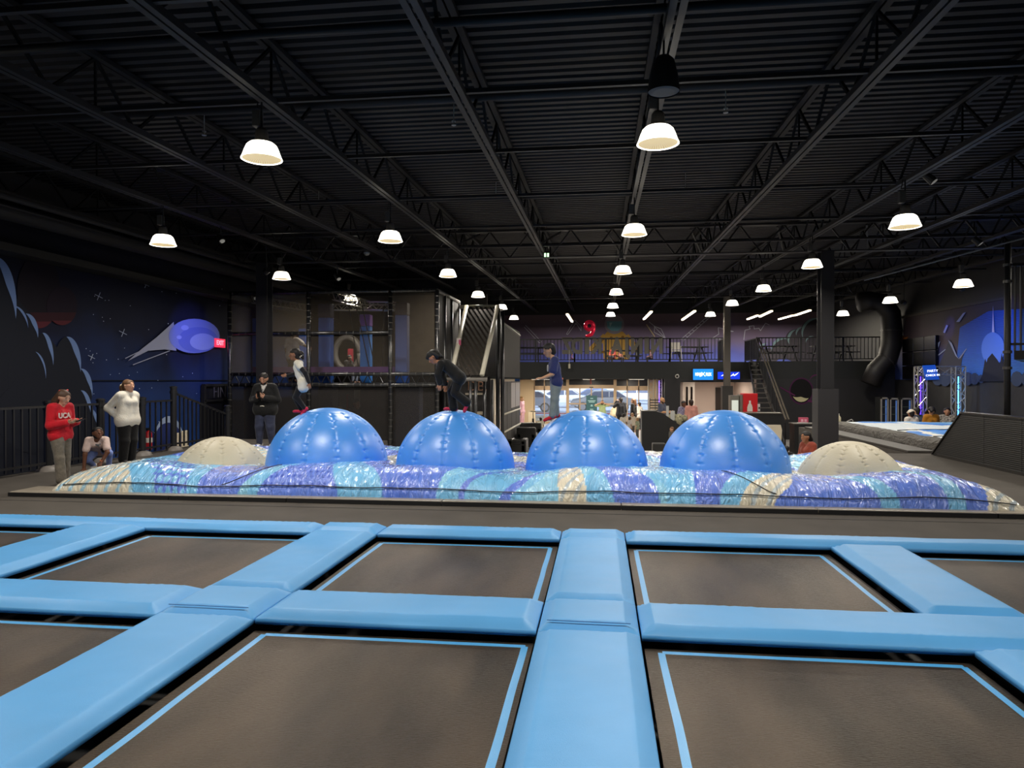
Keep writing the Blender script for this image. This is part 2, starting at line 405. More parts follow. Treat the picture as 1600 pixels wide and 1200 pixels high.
b = MB(); b.box(XL, XR, YF, 7.3, -.75, -.65); struct('floor_pit', b, black)
b = MB(); b.box(XL, XR, 7.22, 7.3, -1.2, -.06); struct('wall_pit', b, black)

# corrugated roof deck, ribs run across the hall
V = []; Fc = []; y = YF; k = 0
prof = [(0, .045), (.06, .045), (.085, 0), (.185, 0), (.21, .045)]
while y < YB+.2:
    for (dy, dz) in prof[:4]:
        V += [(XL, y+dy, roofz(y+dy)+dz), (XR, y+dy, roofz(y+dy)+dz)]
    y += .21
n = len(V)//2
Fc = [(2*i, 2*i+2, 2*i+3, 2*i+1) for i in range(n-1)]
b = MB(); b.add(V, Fc); struct('ceiling', b, deckblk)
b = MB(); b.slab([(XL, YF, roofz(YF)+.1), (XR, YF, roofz(YF)+.1), (XR, YB+.3, roofz(YB)+.1), (XL, YB+.3, roofz(YB)+.1)], (0, 0, .1)); struct('ceiling_roof', b, black)

# open-web roof joists
JX = [.66+2.27*k for k in range(-5, 6)]
for jx in JX:
    root = None
    b = MB()
    for s in (-.045, .045):
        b.bar((jx+s, YF, chordz(YF)), (jx+s, YB, chordz(YB)), .065, .02)
        b.bar((jx+s*1.6, YF, chordz(YF)+.035), (jx+s*1.6, YB, chordz(YB)+.035), .012, .07)
    j = b.build('roof_beam', joistm); j['kind'] = 'structure'
    b = MB()
    for s in (-.05, .05): b.bar((jx+s, YF, roofz(YF)-.05), (jx+s, YB, roofz(YB)-.05), .075, .06)
    b.build('top_chord', mat('chord_black', '1b191a', .6, spec=.3), j)
    b = MB(); y = YF+.3; i = 0
    while y < YB-1:
        b.bar((jx, y, chordz(y)+.03), (jx, y+.75, roofz(y+.75)-.06), .035); b.bar((jx, y+.75, roofz(y+.75)-.06), (jx, y+1.5, chordz(y+1.5)+.03), .035)
        if i % 2 == 0: b.bar((jx, y+.75, chordz(y+.75)+.02), (jx, y+.75, roofz(y+.75)-.06), .025)
        y += 1.5; i += 1
    b.build('web', mat('web_black', '121112', .7, spec=.2), j)
# bridging bars and pipes across the joists
for i, y in enumerate((3.2, 5.7, 8.07, 10.4, 13.2, 16.2, 19.0, 22.5, 26, 30, 34, 38)):
    z = chordz(y)+.06
    b = MB(); b.bar((XL, y, z), (XR, y, z), .05, .05); o = struct('trim_bridging_bar', b, joistm)
for y, z, r in ((6.9, .3, .045), (9.2, .42, .06), (14.6, .35, .05), (21, .4, .05), (28, .35, .05)):
    b = MB(); b.tube([(XL, y, chordz(y)+z), (XR, y, chordz(y)+z)], r, 10); struct('trim_sprinkler_pipe', b, mat('pipe_black', '232122', .65, spec=.3), smooth=True)
# girders over the column lines
for y in (19.8, 33.0):
    b = MB(); z = chordz(y)-.14
    for s in (-.06, .06): b.bar((XL, y+s, z), (XR, y+s, z), .09, .03)
    for s in (-.06, .06): b.bar((XL, y+s, z+.75), (XR, y+s, z+.75), .09, .05)
    x = XL
    while x < XR-1.2:
        b.bar((x, y, z), (x+.57, y, z+.75), .04); b.bar((x+.57, y, z+.75), (x+1.135, y, z), .04); x += 1.135
    struct('beam_girder', b, joistm)
for jx in (-6.15, -3.88, -1.6, .66, 2.93, 5.2, 7.47):      # kicker braces from joist to girder
    b = MB(); b.bar((jx, 18.5, chordz(18.5)), (jx+.5, 19.8, chordz(19.8)+.55), .04); b.bar((jx, 21.1, chordz(21)), (jx-.5, 19.8, chordz(19.8)+.55), .04); struct('trim_brace', b, joistm)

# walls
wall_blk = mat('wall_black_block', '1d1c1e', .6, bump=.15, bscale=6, vary=.15)
b = MB(); b.box(XL-.2, XL, YF, YB, -1.2, 6.8); struct('wall_left', b, wall_blk)
b = MB(); b.box(XR, XR+.2, YF, YB, -1.2, 6.8); struct('wall_right', b, wall_blk)
b = MB(); b.box(XL, XR, YF-.2, YF, -1.2, 6.8); struct('wall_front', b, wall_blk)
# back wall with the storefront opening x -5.0 .. 3.4
SFX0, SFX1, SFZ = -5.2, 3.6, 1.62
b = MB(); b.box(XL, SFX0, YB, YB+.2, -1.2, 6.8); b.box(SFX1, XR, YB, YB+.2, -1.2, 6.8); b.box(SFX0, SFX1, YB, YB+.2, SFZ, 6.8); struct('wall_back', b, wall_blk)

# mezzanine slab, fascia and the black front wall below it
b = MB(); b.box(-5.2, 5.9, 33.5, YB, SOF, MEZ); b.box(5.9, 7.1, 34.6, YB, SOF, MEZ); b.box(7.1, XR, 33.5, YB, SOF, MEZ); struct('floor_mezzanine', b, mat('fascia_black', '171918', .6, vary=.1))
b = MB(); b.box(2.95, 3.66, 33.5, 33.75, ZL, SOF); b.box(3.66, 6.95, 33.5, 33.75, 1.5, SOF); b.box(7.1, XR, 33.5, 33.75, ZL, SOF); struct('wall_mezzanine', b, mat('wall_black_board', '1f1e20', .6, vary=.1))
b = MB(); b.box(XL, -5.2, 30.0, 30.2, ZL, 6.8); struct('wall_cage_end', b, wall_blk)
b = MB(); b.box(-5.2, -5.0, 33.5, YB, ZL, SOF); struct('wall_entrance_left', b, mat('wall_cream', 'd8cbb6', .7))
q0, q1 = aY(804.5, 600, 34.2), aY(812, 600, 34.2); b = MB(); b.box(q0[0], q1[0], 34.2, 34.3, ZL, SOF); struct('trim_blue_panel', b, mat('wall_blue', '3f74c0', .6))
# service room behind the counter
pinkw = mat('wall_pale_pink', 'd8c4b8', .7)
b = MB(); b.box(3.66, 3.8, 33.75, 38.5, ZL, SOF); b.box(3.8, 7.1, 38.4, 38.6, ZL, SOF); b.box(6.95, 7.1, 33.75, 38.5, ZL, SOF); struct('wall_service_room', b, pinkw)
r0 = aY(1363, 640, 38.3)
# pale partition with twin slot windows
b = MB(); b.box(4.0, 4.75, 36.9, 37.0, ZL, SOF); d = struct('door_1', b, mat('door_grey', 'b3a99f', .6))
b = MB()
for x in (4.32, 4.55): b.box(x, x+.09, 36.86, 36.9, -.6, 1.25)
b.build('pane', mat('pane_black', '0d0c0c', .2), d)
b = MB(); b.box(6.0, 6.8, 38.3, 38.4, ZL, 1.2); d = struct('door_2', b, mat('door_brown', '2c211d', .5))

# columns
def column(x, y, w, z0, boxw, boxz, label):
    t = thing('steel_column', label, 'column', (x, y, ZL))
    b = MB()
    for s in (-1, 1): b.box(x-w/2, x+w/2, y+s*w/2-.012, y+s*w/2+.012, z0, chordz(y)-.15)
    b.box(x-.01, x+.01, y-w/2, y+w/2, z0, chordz(y)-.15); b.box(x-w/2-.0, x+w/2, y-w/2-.02, y-w/2, z0, chordz(y)-.15)
    b.build('shaft', mat('column_black', '232225', .4, spec=.6) if y < 25 else mat('column_grey', '6b655d', .45), t)
    if boxw:
        b = MB(); b.box(x-boxw/2, x+boxw/2, y-boxw/2, y+boxw/2, ZL, boxz); b.build('column_wrap', mat('wrap_grey', '2c2a2d', .6) if y < 25 else mat('wrap_dark', '3a3836', .6), t)
    t['kind'] = 'structure'
    return t
column(-9.77, 19.8, .34, ZL, 0, 0, 'black steel column in front of the netted cage')
column(5.94, 19.8, .33, ZL, .52, 1.37, 'black steel column with a wide grey wrap round its foot')
column(5.66, 33.0, .27, ZL, .46, 1.33, 'grey steel column standing before the two screens')

# storefront: frame, panes, sliding doors
alu = mat('aluminium_tan', 'b59c7c', .4, metal=.3)
glass = bpy.data.materials.new('glass_clear'); glass.use_nodes = True; nt = glass.node_tree
pb = nt.nodes['Principled BSDF']; pb.inputs['Roughness'].default_value = .05; pb.inputs['Base Color'].default_value = (.9, .95, 1, 1)
tr = nt.nodes.new('ShaderNodeBsdfTransparent'); tr.inputs[0].default_value = (.93, .96, .98, 1); mx = nt.nodes.new('ShaderNodeMixShader'); mx.inputs[0].default_value = .08
nt.links.new(tr.outputs[0], mx.inputs[1]); nt.links.new(pb.outputs[0], mx.inputs[2]); nt.links.new(mx.outputs[0], nt.nodes['Material Output'].inputs[0])
def wx(px): return float(aY(px, 620, YB)[0])
def wz(py): return float(aY(930, py, YB)[2])
def glazing(name, p0, p1, mull, ztop, rail=None, zb=None):
    zb = ZL if zb is None else zb
    b = MB(); b.box(wx(p0), wx(p1), YB-.05, YB+.1, wz(610), wz(603)); b.box(wx(p0), wx(p1), YB-.05, YB+.1, ZL, ZL+.12)
    for q in mull: b.box(wx(q)-.03, wx(q)+.03, YB-.05, YB+.1, ZL, SFZ)
    fr = struct(name, b, alu)
    b = MB(); b.box(wx(p0), wx(p1), YB+.02, YB+.03, ZL+.12, wz(610)); b.build('pane', glass, fr)
    b = MB(); b.box(wx(p0), wx(p1), YB+.02, YB+.06, wz(603), SFZ); b.build('transom_panel', mat('transom_dark', '1d1a18', .3), fr)
    return fr
glazing('window_1', 834, 885, (835, 850.5, 867), 0)
glazing('window_2', 963, 1014, (980, 998), 0)
b = MB(); 
for q in (887, 961): b.box(wx(q)-.09, wx(q)+.09, YB-.08, YB+.12, ZL, SFZ)
b.box(wx(889), wx(959), YB-.1, YB+.12, wz(607), wz(601.5)); b.box(wx(889), wx(959), YB-.05, YB+.1, ZL, ZL+.08)
b.box(wx(885), wx(834), YB, YB+.05, ZL, ZL+.05)
for q in (906, 924, 941): b.box(wx(q)-.04, wx(q)+.04, YB-.02, YB+.06, ZL, wz(607))
b.box(wx(889), wx(959), YB-.01, YB+.05, wz(632), wz(630))
dr = struct('door_3', b, alu)
b = MB(); b.box(wx(889), wx(959), YB+.02, YB+.03, ZL+.08, wz(607)); b.build('pane', glass, dr)
b = MB(); b.box(wx(889), wx(959), YB+.02, YB+.06, wz(601.5), SFZ); b.build('transom_panel', mat('transom_dark', '1d1a18', .3), dr)
b = MB(); b.box(wx(921), wx(927), YB-.14, YB-.1, wz(606), wz(604.5)); b.build('door_sensor', mat('plastic_black', '111111', .4), dr)
b = MB(); b.box(SFX0, wx(834), YB-.12, YB+.1, ZL, SFZ); b.box(wx(1014), SFX1, YB-.05, YB+.1, ZL, SFZ); struct('trim_storefront_panel', b, mat('wall_tan', 'c3ad8c', .6))
# ------------------------------------------------------------------ trampoline court
vinyl = mat('pad_vinyl_blue', '549fdc', .42, spec=.5, bump=.12, bscale=300, vary=.05, vscale=2)
def pad_mesh(name, x0, x1, y0, y1, z0=0., z1=.085, ed=.085, seed=0.):
    def ticks(a, c):
        n = max(8, int((c-a)/.036)); l = list(np.linspace(a, c, n+1)[1:-1]); l = [v for v in l if min(v-a, c-v) > ed+.02 or (.015 < min(v-a, c-v) < ed-.02)]
        return sorted(l+[a, a+.006, a+ed-.005, a+ed+.006, c-ed-.006, c-ed+.005, c-.006, c])
    X_, Y_ = ticks(x0, x1), ticks(y0, y1); nx, ny = len(X_)-1, len(Y_)-1; V = []
    for j in range(ny+1):
        for i in range(nx+1):
            x, y = X_[i], Y_[j]
            e = min(x-x0, x1-x, y-y0, y1-y); t = min(1, e/ed)
            z = z0+.034+(z1-z0-.034)*(.93*t+.07*math.sqrt(max(0, 1-(1-t)**2)))
            if e > 1e-6:
                z += .004*noise.noise(Vector((x*2.2+seed, y*2.2, 0)))+.0022*noise.noise(Vector((x*7+y*4+seed, y*7-x*3, 3)))*t-.004*max(0, .12-abs(noise.noise(Vector((x*1.7+seed, y*1.3, 7)))))/.12*max(0, noise.noise(Vector((x*1.1, y*1.1, seed+2))))
                if e < ed*1.6: z += .003*math.sin((x+y)*75+4*noise.noise(Vector((x*3, y*3, seed))))*max(0, noise.noise(Vector((x*2.1, y*2.1, seed+9)))+.3)
            V.append((x, y, z))
    W = nx+1
    Q = [(j*W+i, j*W+i+1, (j+1)*W+i+1, (j+1)*W+i) for j in range(ny) for i in range(nx)]
    b = MB(); b.add(V, Q)
    ring = [i for i in range(W)]+[j*W+nx for j in range(1, ny+1)]+[ny*W+i for i in range(nx-1, -1, -1)]+[j*W for j in range(ny-1, 0, -1)]
    o = len(b.v); b.v += [(b.v[i][0], b.v[i][1], z0) for i in ring]; k = len(ring)
    b.f += [(o+i, o+(i+1) % k, ring[(i+1) % k], ring[i]) for i in range(k)]; b.f.append(tuple(o+i for i in range(k-1, -1, -1)))
    c = ((x0+x1)/2, (y0+y1)/2, z0)
    return b.build(name, vinyl, smooth=True, at=c)
CA, CB, CC, CD, CE = (-5.55, -4.82), (-2.97, -2.275), (-.395, .25), (2.165, 2.84), (4.75, 5.42)
RM, RF = (4.45, 5.05), (7.05, 7.42)
G = .006
pads = [
 ('far row pad', [(-8.2, CB[0]), 'long blue pad along the carpet, leftmost of the far row'], RF),
 ('x', [(CB[1], CC[0]), 'blue pad along the carpet behind the middle far trampoline'], RF),
 ('x', [(CC[1], 8.3), 'long blue pad along the carpet, rightmost of the far row'], RF),
 ('x', [(CB[0], CB[1]), 'small square blue pad joining the far row left of centre'], RF),
 ('x', [(CC[0], CC[1]), 'small square blue pad joining the far row at the centre'], RF),
 ('x', [(-7.2, CB[0]), 'wide blue crosswise pad between the left trampolines'], RM),
 ('x', [(CB[1], CC[0]), 'wide blue crosswise pad between the two middle trampolines'], RM),
 ('x', [(CC[1], 6.2), 'wide blue crosswise pad between the right trampolines'], RM),
 ('x', [(CB[0], CB[1]), 'square blue crossing pad left of centre, creased on top'], RM),
 ('x', [(CC[0], CC[1]), 'square blue crossing pad at the centre, seams round its edges'], RM),
]
for i, (n, (xx, lb), yy) in enumerate(pads):
    sq = xx[1]-xx[0] < .8
    o = pad_mesh('safety_pad', xx[0]+G, xx[1]-G, yy[0]+(G if not sq else -.0), yy[1]-G, 0, .085 if not sq else .092, seed=i*3.7)
    tag(o, lb, 'pad', 'blue safety pads of the trampoline court')
    if sq and yy == RM:
        b = MB(); b.bar((xx[0]+.06, yy[0]+.05, .093), (xx[1]-.06, yy[0]+.045, .093), .006, .004); b.build('seam', mat('seam_dark_blue', '2b66a3', .6), o)
for i, (xx, yy, lb) in enumerate([
 (CA, (RM[1], RF[0]), 'blue lengthwise pad at the far left edge of the court'),
 (CB, (RM[1], RF[0]), 'blue lengthwise pad left of centre, far half'),
 (CC, (RM[1], RF[0]), 'blue lengthwise pad at the centre, far half'),
 (CD, (RM[1], RF[0]), 'blue lengthwise pad right of centre, far half, slanting to the right edge'),
 (CE, (RM[1], RF[0]), 'blue lengthwise pad beyond the last trampoline on the right'),
 (CA, (1.2, RM[0]), 'blue lengthwise pad just outside the left trampoline, near half'),
 (CB, (1.0, RM[0]), 'broad blue lengthwise pad left of centre running towards the viewer'),
 (CC, (.9, RM[0]), 'broad blue lengthwise pad at the centre running towards the viewer'),
 (CE, (1.0, RM[0]), 'blue lengthwise pad outside the frame at the lower right'),
 (CD, (1.0, RM[0]), 'blue lengthwise pad running out of the lower right edge')]):
    o = pad_mesh('safety_pad', xx[0]+G, xx[1]-G, yy[0]+G, yy[1]-G, 0, .085, seed=40+i*5.1)
    tag(o, lb, 'pad', 'blue safety pads of the trampoline court')
# beds
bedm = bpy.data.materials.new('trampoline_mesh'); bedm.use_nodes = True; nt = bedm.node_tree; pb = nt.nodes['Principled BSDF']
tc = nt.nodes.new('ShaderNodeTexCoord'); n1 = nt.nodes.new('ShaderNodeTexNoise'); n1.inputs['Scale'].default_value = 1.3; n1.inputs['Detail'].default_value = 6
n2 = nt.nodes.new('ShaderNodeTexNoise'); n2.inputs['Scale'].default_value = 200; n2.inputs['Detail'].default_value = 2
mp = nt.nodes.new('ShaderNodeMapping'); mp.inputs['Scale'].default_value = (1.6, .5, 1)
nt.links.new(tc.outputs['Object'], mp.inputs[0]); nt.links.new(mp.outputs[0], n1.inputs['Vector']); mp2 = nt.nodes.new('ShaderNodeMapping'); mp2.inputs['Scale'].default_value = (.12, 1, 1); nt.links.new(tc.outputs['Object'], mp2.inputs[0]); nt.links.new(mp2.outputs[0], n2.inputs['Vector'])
rp = nt.nodes.new('ShaderNodeValToRGB'); rp.color_ramp.elements[0].color = lin('201b17'); rp.color_ramp.elements[1].color = lin('4a4036')  # pale streaks of lamp reflection painted into the bed colour, stretched lengthwise
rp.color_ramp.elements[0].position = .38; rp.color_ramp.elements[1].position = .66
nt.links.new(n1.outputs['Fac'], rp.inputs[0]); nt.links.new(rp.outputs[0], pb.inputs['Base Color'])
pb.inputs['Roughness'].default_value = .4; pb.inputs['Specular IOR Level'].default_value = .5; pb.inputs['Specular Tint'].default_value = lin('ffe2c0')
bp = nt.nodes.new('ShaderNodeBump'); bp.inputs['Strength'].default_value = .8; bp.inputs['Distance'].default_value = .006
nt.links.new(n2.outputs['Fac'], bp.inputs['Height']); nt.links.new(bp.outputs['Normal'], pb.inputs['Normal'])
tapem = mat('tape_blue', '4fa8e6', .3, spec=.9, bump=.2, bscale=200)
def bed(x0, x1, y0, y1, tx0, tx1, ty0, ty1, lb):
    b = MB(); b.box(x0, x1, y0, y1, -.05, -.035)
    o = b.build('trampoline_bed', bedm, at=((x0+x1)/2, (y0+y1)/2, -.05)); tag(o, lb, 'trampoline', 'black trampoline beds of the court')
    w = .052
    for (a, c) in (((tx0, ty0), (tx0, ty1)), ((tx1, ty0), (tx1, ty1)), ((tx0, ty1), (tx1, ty1)), ((tx0, ty0), (tx1, ty0))):
        V = []; N = 24; d = np.array((c[0]-a[0], c[1]-a[1])); L = np.linalg.norm(d); d /= L; nrm = np.array((-d[1], d[0]))
        for i in range(N+1):
            p = np.array(a)+d*L*i/N; wob = .006*noise.noise(Vector((p[0]*2, p[1]*2, 5)))
            for s in (-1, 1): q = p+nrm*(s*w/2+wob); V.append((q[0], q[1], -.0345+.0008*s))
        m = MB(); m.add(V, [(2*i, 2*i+1, 2*i+3, 2*i+2) for i in range(N)]); m.build('tape_line', tapem, o)
    return o
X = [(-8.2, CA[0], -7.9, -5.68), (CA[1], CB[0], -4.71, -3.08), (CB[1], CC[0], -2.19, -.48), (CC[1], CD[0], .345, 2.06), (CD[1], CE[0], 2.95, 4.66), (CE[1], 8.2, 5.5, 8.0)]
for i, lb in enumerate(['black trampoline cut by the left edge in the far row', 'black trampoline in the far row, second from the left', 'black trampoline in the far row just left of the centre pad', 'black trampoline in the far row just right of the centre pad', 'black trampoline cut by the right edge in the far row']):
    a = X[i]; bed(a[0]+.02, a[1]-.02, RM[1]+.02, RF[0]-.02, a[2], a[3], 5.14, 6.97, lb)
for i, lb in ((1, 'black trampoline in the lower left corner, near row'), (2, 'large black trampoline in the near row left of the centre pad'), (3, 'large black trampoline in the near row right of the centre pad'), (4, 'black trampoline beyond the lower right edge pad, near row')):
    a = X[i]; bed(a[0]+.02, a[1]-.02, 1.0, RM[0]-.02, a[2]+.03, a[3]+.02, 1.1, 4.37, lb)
# grey gym mats in front of the air bag
matm = mat('gym_mat_grey', '988f82', .34, spec=.5, bump=.15, bscale=120, vary=.08)
jx = [-8.15, -5.76, -4.1, -2.02, .26, 2.6, 4.6, 7.0, 9.4]
nm = ['furthest left', 'second from the left', 'third from the left', 'left of the centre', 'right of the centre', 'third from the right', 'second from the right', 'furthest right']
for i in range(8):
    b = MB(); sk = -.1
    p = [(jx[i]+.004, 8.93), (jx[i+1]-.004, 8.93), (jx[i+1]-.004+.16*0, 9.45), (jx[i]+.004, 9.45)]
    b.slab([(x, y, 0.001) for x, y in p], (0, 0, .064))
    o = b.build('gym_mat', matm, at=((jx[i]+jx[i+1])/2, 9.2, 0), bevel=.012); tag(o, 'dark grey gym mat before the wave air bag, '+nm[i], 'mat', 'gym mats in front of the air bag')
    b = MB(); b.box(jx[i]+.006, jx[i+1]-.006, 8.905, 8.93, .002, .055); b.build('mat_edge', mat('mat_edge_black', '141314', .6), o)
for y in (8.62,):
    b = MB(); b.box(-9.9, 13, y, y+.012, 0, .003); struct('trim_carpet_seam', b, mat('seam_black', '1b1a19', .7))
# ------------------------------------------------------------------ wave-print air bag, the four blue balls and the two pale domes
SPH = [(-4.32, .95), (-2.245, .925), (-.21, .93), (1.83, .945)]
SY, SZ = 10.9, .22
DOM = [(-6.12, .77, -.08), (3.62, .78, -.06)]
BX0, BX1, BY0, BY1 = -7.62, 5.0, 9.08, 12.8
def sm(t): t = min(1, max(0, t)); return t*t*(3-2*t)
def bagz(x, y):
    fy = y-BY0-.1*math.sin(x*.9)*0
    f = math.sqrt(max(0, 1-(1-min(1, fy/.5))**2)); r = math.sqrt(max(0, 1-(1-min(1, (BY1-y)/.5))**2))
    l = math.sqrt(max(0, 1-(1-min(1, (x-BX0)/1.0))**2)); q = math.sqrt(max(0, 1-(1-min(1, (BX1-x)/1.2))**2))
    top = .405+.035*math.sin(x*1.55+.6)+.03*math.sin(x*3.1+2)+.02*noise.noise(Vector((x*1.6, y*1.3, 1)))
    dip = 0
    for (sx, R) in SPH: dip = max(dip, sm(1-(math.hypot(x-sx, y-SY)-.55)/.75))
    for (sx, R, z) in DOM: dip = max(dip, .8*sm(1-(math.hypot(x-sx, y-SY)-.45)/.75))
    z = top-.17*dip
    return .055+(z-.055)*min(f, r)*min(1, .25+.75*l)*min(1, .2+.8*q)
def wrk(x, y):
    e = math.exp(-((y-BY0-.18)/.22)**2)
    w = .010*noise.noise(Vector((x*9+y*5, y*7-x*2, 2)))+.006*noise.noise(Vector((x*22+y*9, y*12, 6)))
    w += e*.012*noise.noise(Vector((x*16+noise.noise(Vector((x*2, y, 0)))*3, y*3.0, 9)))
    w += -.012*abs(noise.noise(Vector((x*3.2+y*2.6, y*2.2-x*.8, 17))))
    return w
# print: bands across the bag as (pixel column seen in the photo at the ridge) -> colour
PERI, SKY, CREAM, PALE = lin('6b8df0')[:3], lin('7fc8fa')[:3], lin('e6e0cc')[:3], lin('a9d3ea')[:3]
def pxX(px): return float(aY(px, 740, 9.4)[0])
bands = [(60,'C'),(205,'S'),(232,'D'),(300,'S'),(326,'P'),(412,'S'),(450,'E'),(520,'S'),(588,'P'),(690,'S'),(748,'P'),(762,'S'),(826,'P'),(835,'S'),(864,'C'),(900,'S'),(935,'P'),(1000,'S'),(1092,'P'),(1150,'S'),(1188,'C'),(1236,'P'),(1338,'S'),(1364,'P'),(1452,'S'),(1486,'P'),(1535,'C')]
bandsX = [(pxX(p), c) for p, c in bands]
def bagcol(x, y):
    d = y-9.4
    n = noise.noise(Vector((x*1.1, y*1.4, 4)))
    u = x+d*(.9*math.sin(x*1.9+1))+.2*n
    c = 'C'
    for bx, k in bandsX:
        if u >= bx: c = k
    if y > 10.2:      # the back of the print: bold waves
        w = math.sin(x*2.3+3*noise.noise(Vector((x*.6, y*.7, 8)))+y*1.7)
        c = 'S' if w > .15 else ('P' if w > -.75 else 'C')
    if c == 'C':
        s = math.sin((x*1.0-d*.9)*34+2*n); return CREAM if s > -.55 else (PALE if x < -5 else lin('b9c7cf')[:3])
    if c == 'S': return SKY if n > -.18 else lin('92d4f8')[:3]
    if c in 'DE':
        k = 9 if c == 'D' else 12
        a, b_ = x*k+(int(math.floor(y*k)) % 2)*.5, y*k
        rr = math.hypot(a-math.floor(a)-.5, b_-math.floor(b_)-.5)
        return (SKY if c == 'D' else lin('4262d0')[:3]) if rr < (.40 if c == 'D' else .26) else PERI
    return PERI if noise.noise(Vector((x*1.7, y*2.2, 12))) < .32 else lin('5d80e8')[:3]
nx, ny = 640, 170
V = []; Cc = []
for j in range(ny+1):
    t = j/ny; y = BY0+(BY1-BY0)*(t**1.35)
    for i in range(nx+1):
        x = BX0+(BX1-BX0)*i/nx
        z = bagz(x, y); z2 = z+(wrk(x, y)*min(1, (z-.05)/.12))
        yy = y
        if j == 0: z2 = .055
        V.append((x, yy, z2)); Cc.append(bagcol(x, y)+(1.0,))
W = nx+1
Q = [(j*W+i, j*W+i+1, (j+1)*W+i+1, (j+1)*W+i) for j in range(ny) for i in range(nx)]
b = MB(); b.add(V, Q)
bagm = bpy.data.materials.new('bag_vinyl_print'); bagm.use_nodes = True; nt = bagm.node_tree; pb = nt.nodes['Principled BSDF']
va = nt.nodes.new('ShaderNodeVertexColor'); va.layer_name = 'print'; nt.links.new(va.outputs['Color'], pb.inputs['Base Color'])
pb.inputs['Roughness'].default_value = .2; pb.inputs['Specular IOR Level'].default_value = .7; pb.inputs['Coat Weight'].default_value = .8; pb.inputs['Coat Roughness'].default_value = .06
tc = nt.nodes.new('ShaderNodeTexCoord'); mp = nt.nodes.new('ShaderNodeMapping'); mp.inputs['Rotation'].default_value = (0, 0, .7); mp.inputs['Scale'].default_value = (1.5, .4, .6)
n1 = nt.nodes.new('ShaderNodeTexNoise'); n1.inputs['Scale'].default_value = 5.0; n1.inputs['Detail'].default_value = 3; n1.inputs['Distortion'].default_value = 2.6
nt.links.new(tc.outputs['Object'], mp.inputs[0]); nt.links.new(mp.outputs[0], n1.inputs['Vector'])
bp = nt.nodes.new('ShaderNodeBump'); bp.inputs['Strength'].default_value = .9; bp.inputs['Distance'].default_value = .06
nt.links.new(n1.outputs['Fac'], bp.inputs['Height']); nt.links.new(bp.outputs['Normal'], pb.inputs['Normal']); nt.links.new(bp.outputs['Normal'], pb.inputs['Coat Normal'])
bag = b.build('air_bag', bagm, smooth=True, at=(-1.3, 10.9, .05))
ca = bag.data.color_attributes.new('print', 'FLOAT_COLOR', 'POINT'); ca.data.foreach_set('color', np.array(Cc, np.float32).ravel())
tag(bag, 'low wide air bag printed with blue and white waves behind the grey mats', 'air bag')
b = MB(); pts = [(x, BY0+.012+.006*math.sin(x*5), 0) for x in np.linspace(BX0+.15, BX1-.1, 160)]
b.tube([(x, y-.01, bagz(x, y)+.012+.008*noise.noise(Vector((x*3, 0, 0)))) for x, y, z in [(p[0], BY0+.03, 0) for p in pts]], .007, 6); b.build('seam', mat('seam_black_cord', '15161c', .6), bag)
for (x0, x1, yb) in ((pxX(362), pxX(432), .45), (pxX(1205), pxX(1130), .4)):
    b = MB(); b.tube([(x0+(x1-x0)*t, BY0+.05+yb*t**1.6, bagz(x0+(x1-x0)*t, BY0+.05+yb*t**1.6)+.006) for t in np.linspace(0, 1, 16)], .006, 6); b.build('strap', mat('seam_black_cord', '15161c', .6), bag)

ballm = mat('ball_vinyl_blue', '4697f2', .38, spec=1.0, bump=.06, bscale=70, vary=.03)
domem = mat('dome_vinyl_cream', 'cbc3ad', .5, spec=.35, bump=.12, bscale=40, vary=.06, vscale=2)
def ball(name, cx, cy, cz, R, m, ns, z0, cap=.93, ph0=0.):
    N, K = 288, 110; V = []; lat0 = math.asin(max(-1, (z0-cz)/R))
    for j in range(K+1):
        la = lat0+(math.pi/2-lat0)*j/K
        for i in range(N):
            ph = 2*math.pi*i/N+ph0; q = ph*ns/(2*math.pi); d = abs(q-round(q))*2*math.pi/ns*math.cos(la)
            r = R; sl = math.sin(la)
            if sl < cap:
                r -= .009*math.exp(-(d/.02)**2)
                pk = max(0, math.sin(la*46+round(q)*1.9)+.15*math.sin(la*131+round(q)))**3*math.exp(-(d/.045)**2)
                r -= .016*pk*(1 if noise.noise(Vector((la*4, round(q)*3.1, 1))) > -.15 else .2)
            r -= .005*math.exp(-((sl-cap)/.006)**2)
            V.append((cx+r*math.cos(la)*math.cos(ph), cy+r*math.cos(la)*math.sin(ph), cz+r*sl))
    b = MB(); b.add(V, [(j*N+i, j*N+(i+1) % N, (j+1)*N+(i+1) % N, (j+1)*N+i) for j in range(K) for i in range(N)])
    return b.build(name, m, smooth=True, at=(cx, cy, z0))
bl = ['large blue inflatable ball, leftmost of the row, girl in white running on it', 'large blue inflatable ball, second from left, under the bent person in black', 'large blue inflatable ball, third from left, under the boy in navy', 'large blue inflatable ball, rightmost of the row, nobody on it']
for i, (sx, R) in enumerate(SPH):
    o = ball('inflatable_ball', sx, SY, SZ, R, ballm, 12, .12, ph0=math.radians((-86, -99, -92, -77)[i]))
    tag(o, bl[i], 'inflatable ball', 'blue balls in a row on the air bag')
for i, (sx, R, z) in enumerate(DOM):
    o = ball('inflatable_dome', sx, SY, z, R, domem, 12, .1, cap=.955, ph0=math.radians(-90))
    tag(o, ['low cream inflatable dome at the left end of the ball row', 'low cream inflatable dome at the right end of the ball row'][i], 'inflatable dome', 'cream domes at the ends of the ball row')
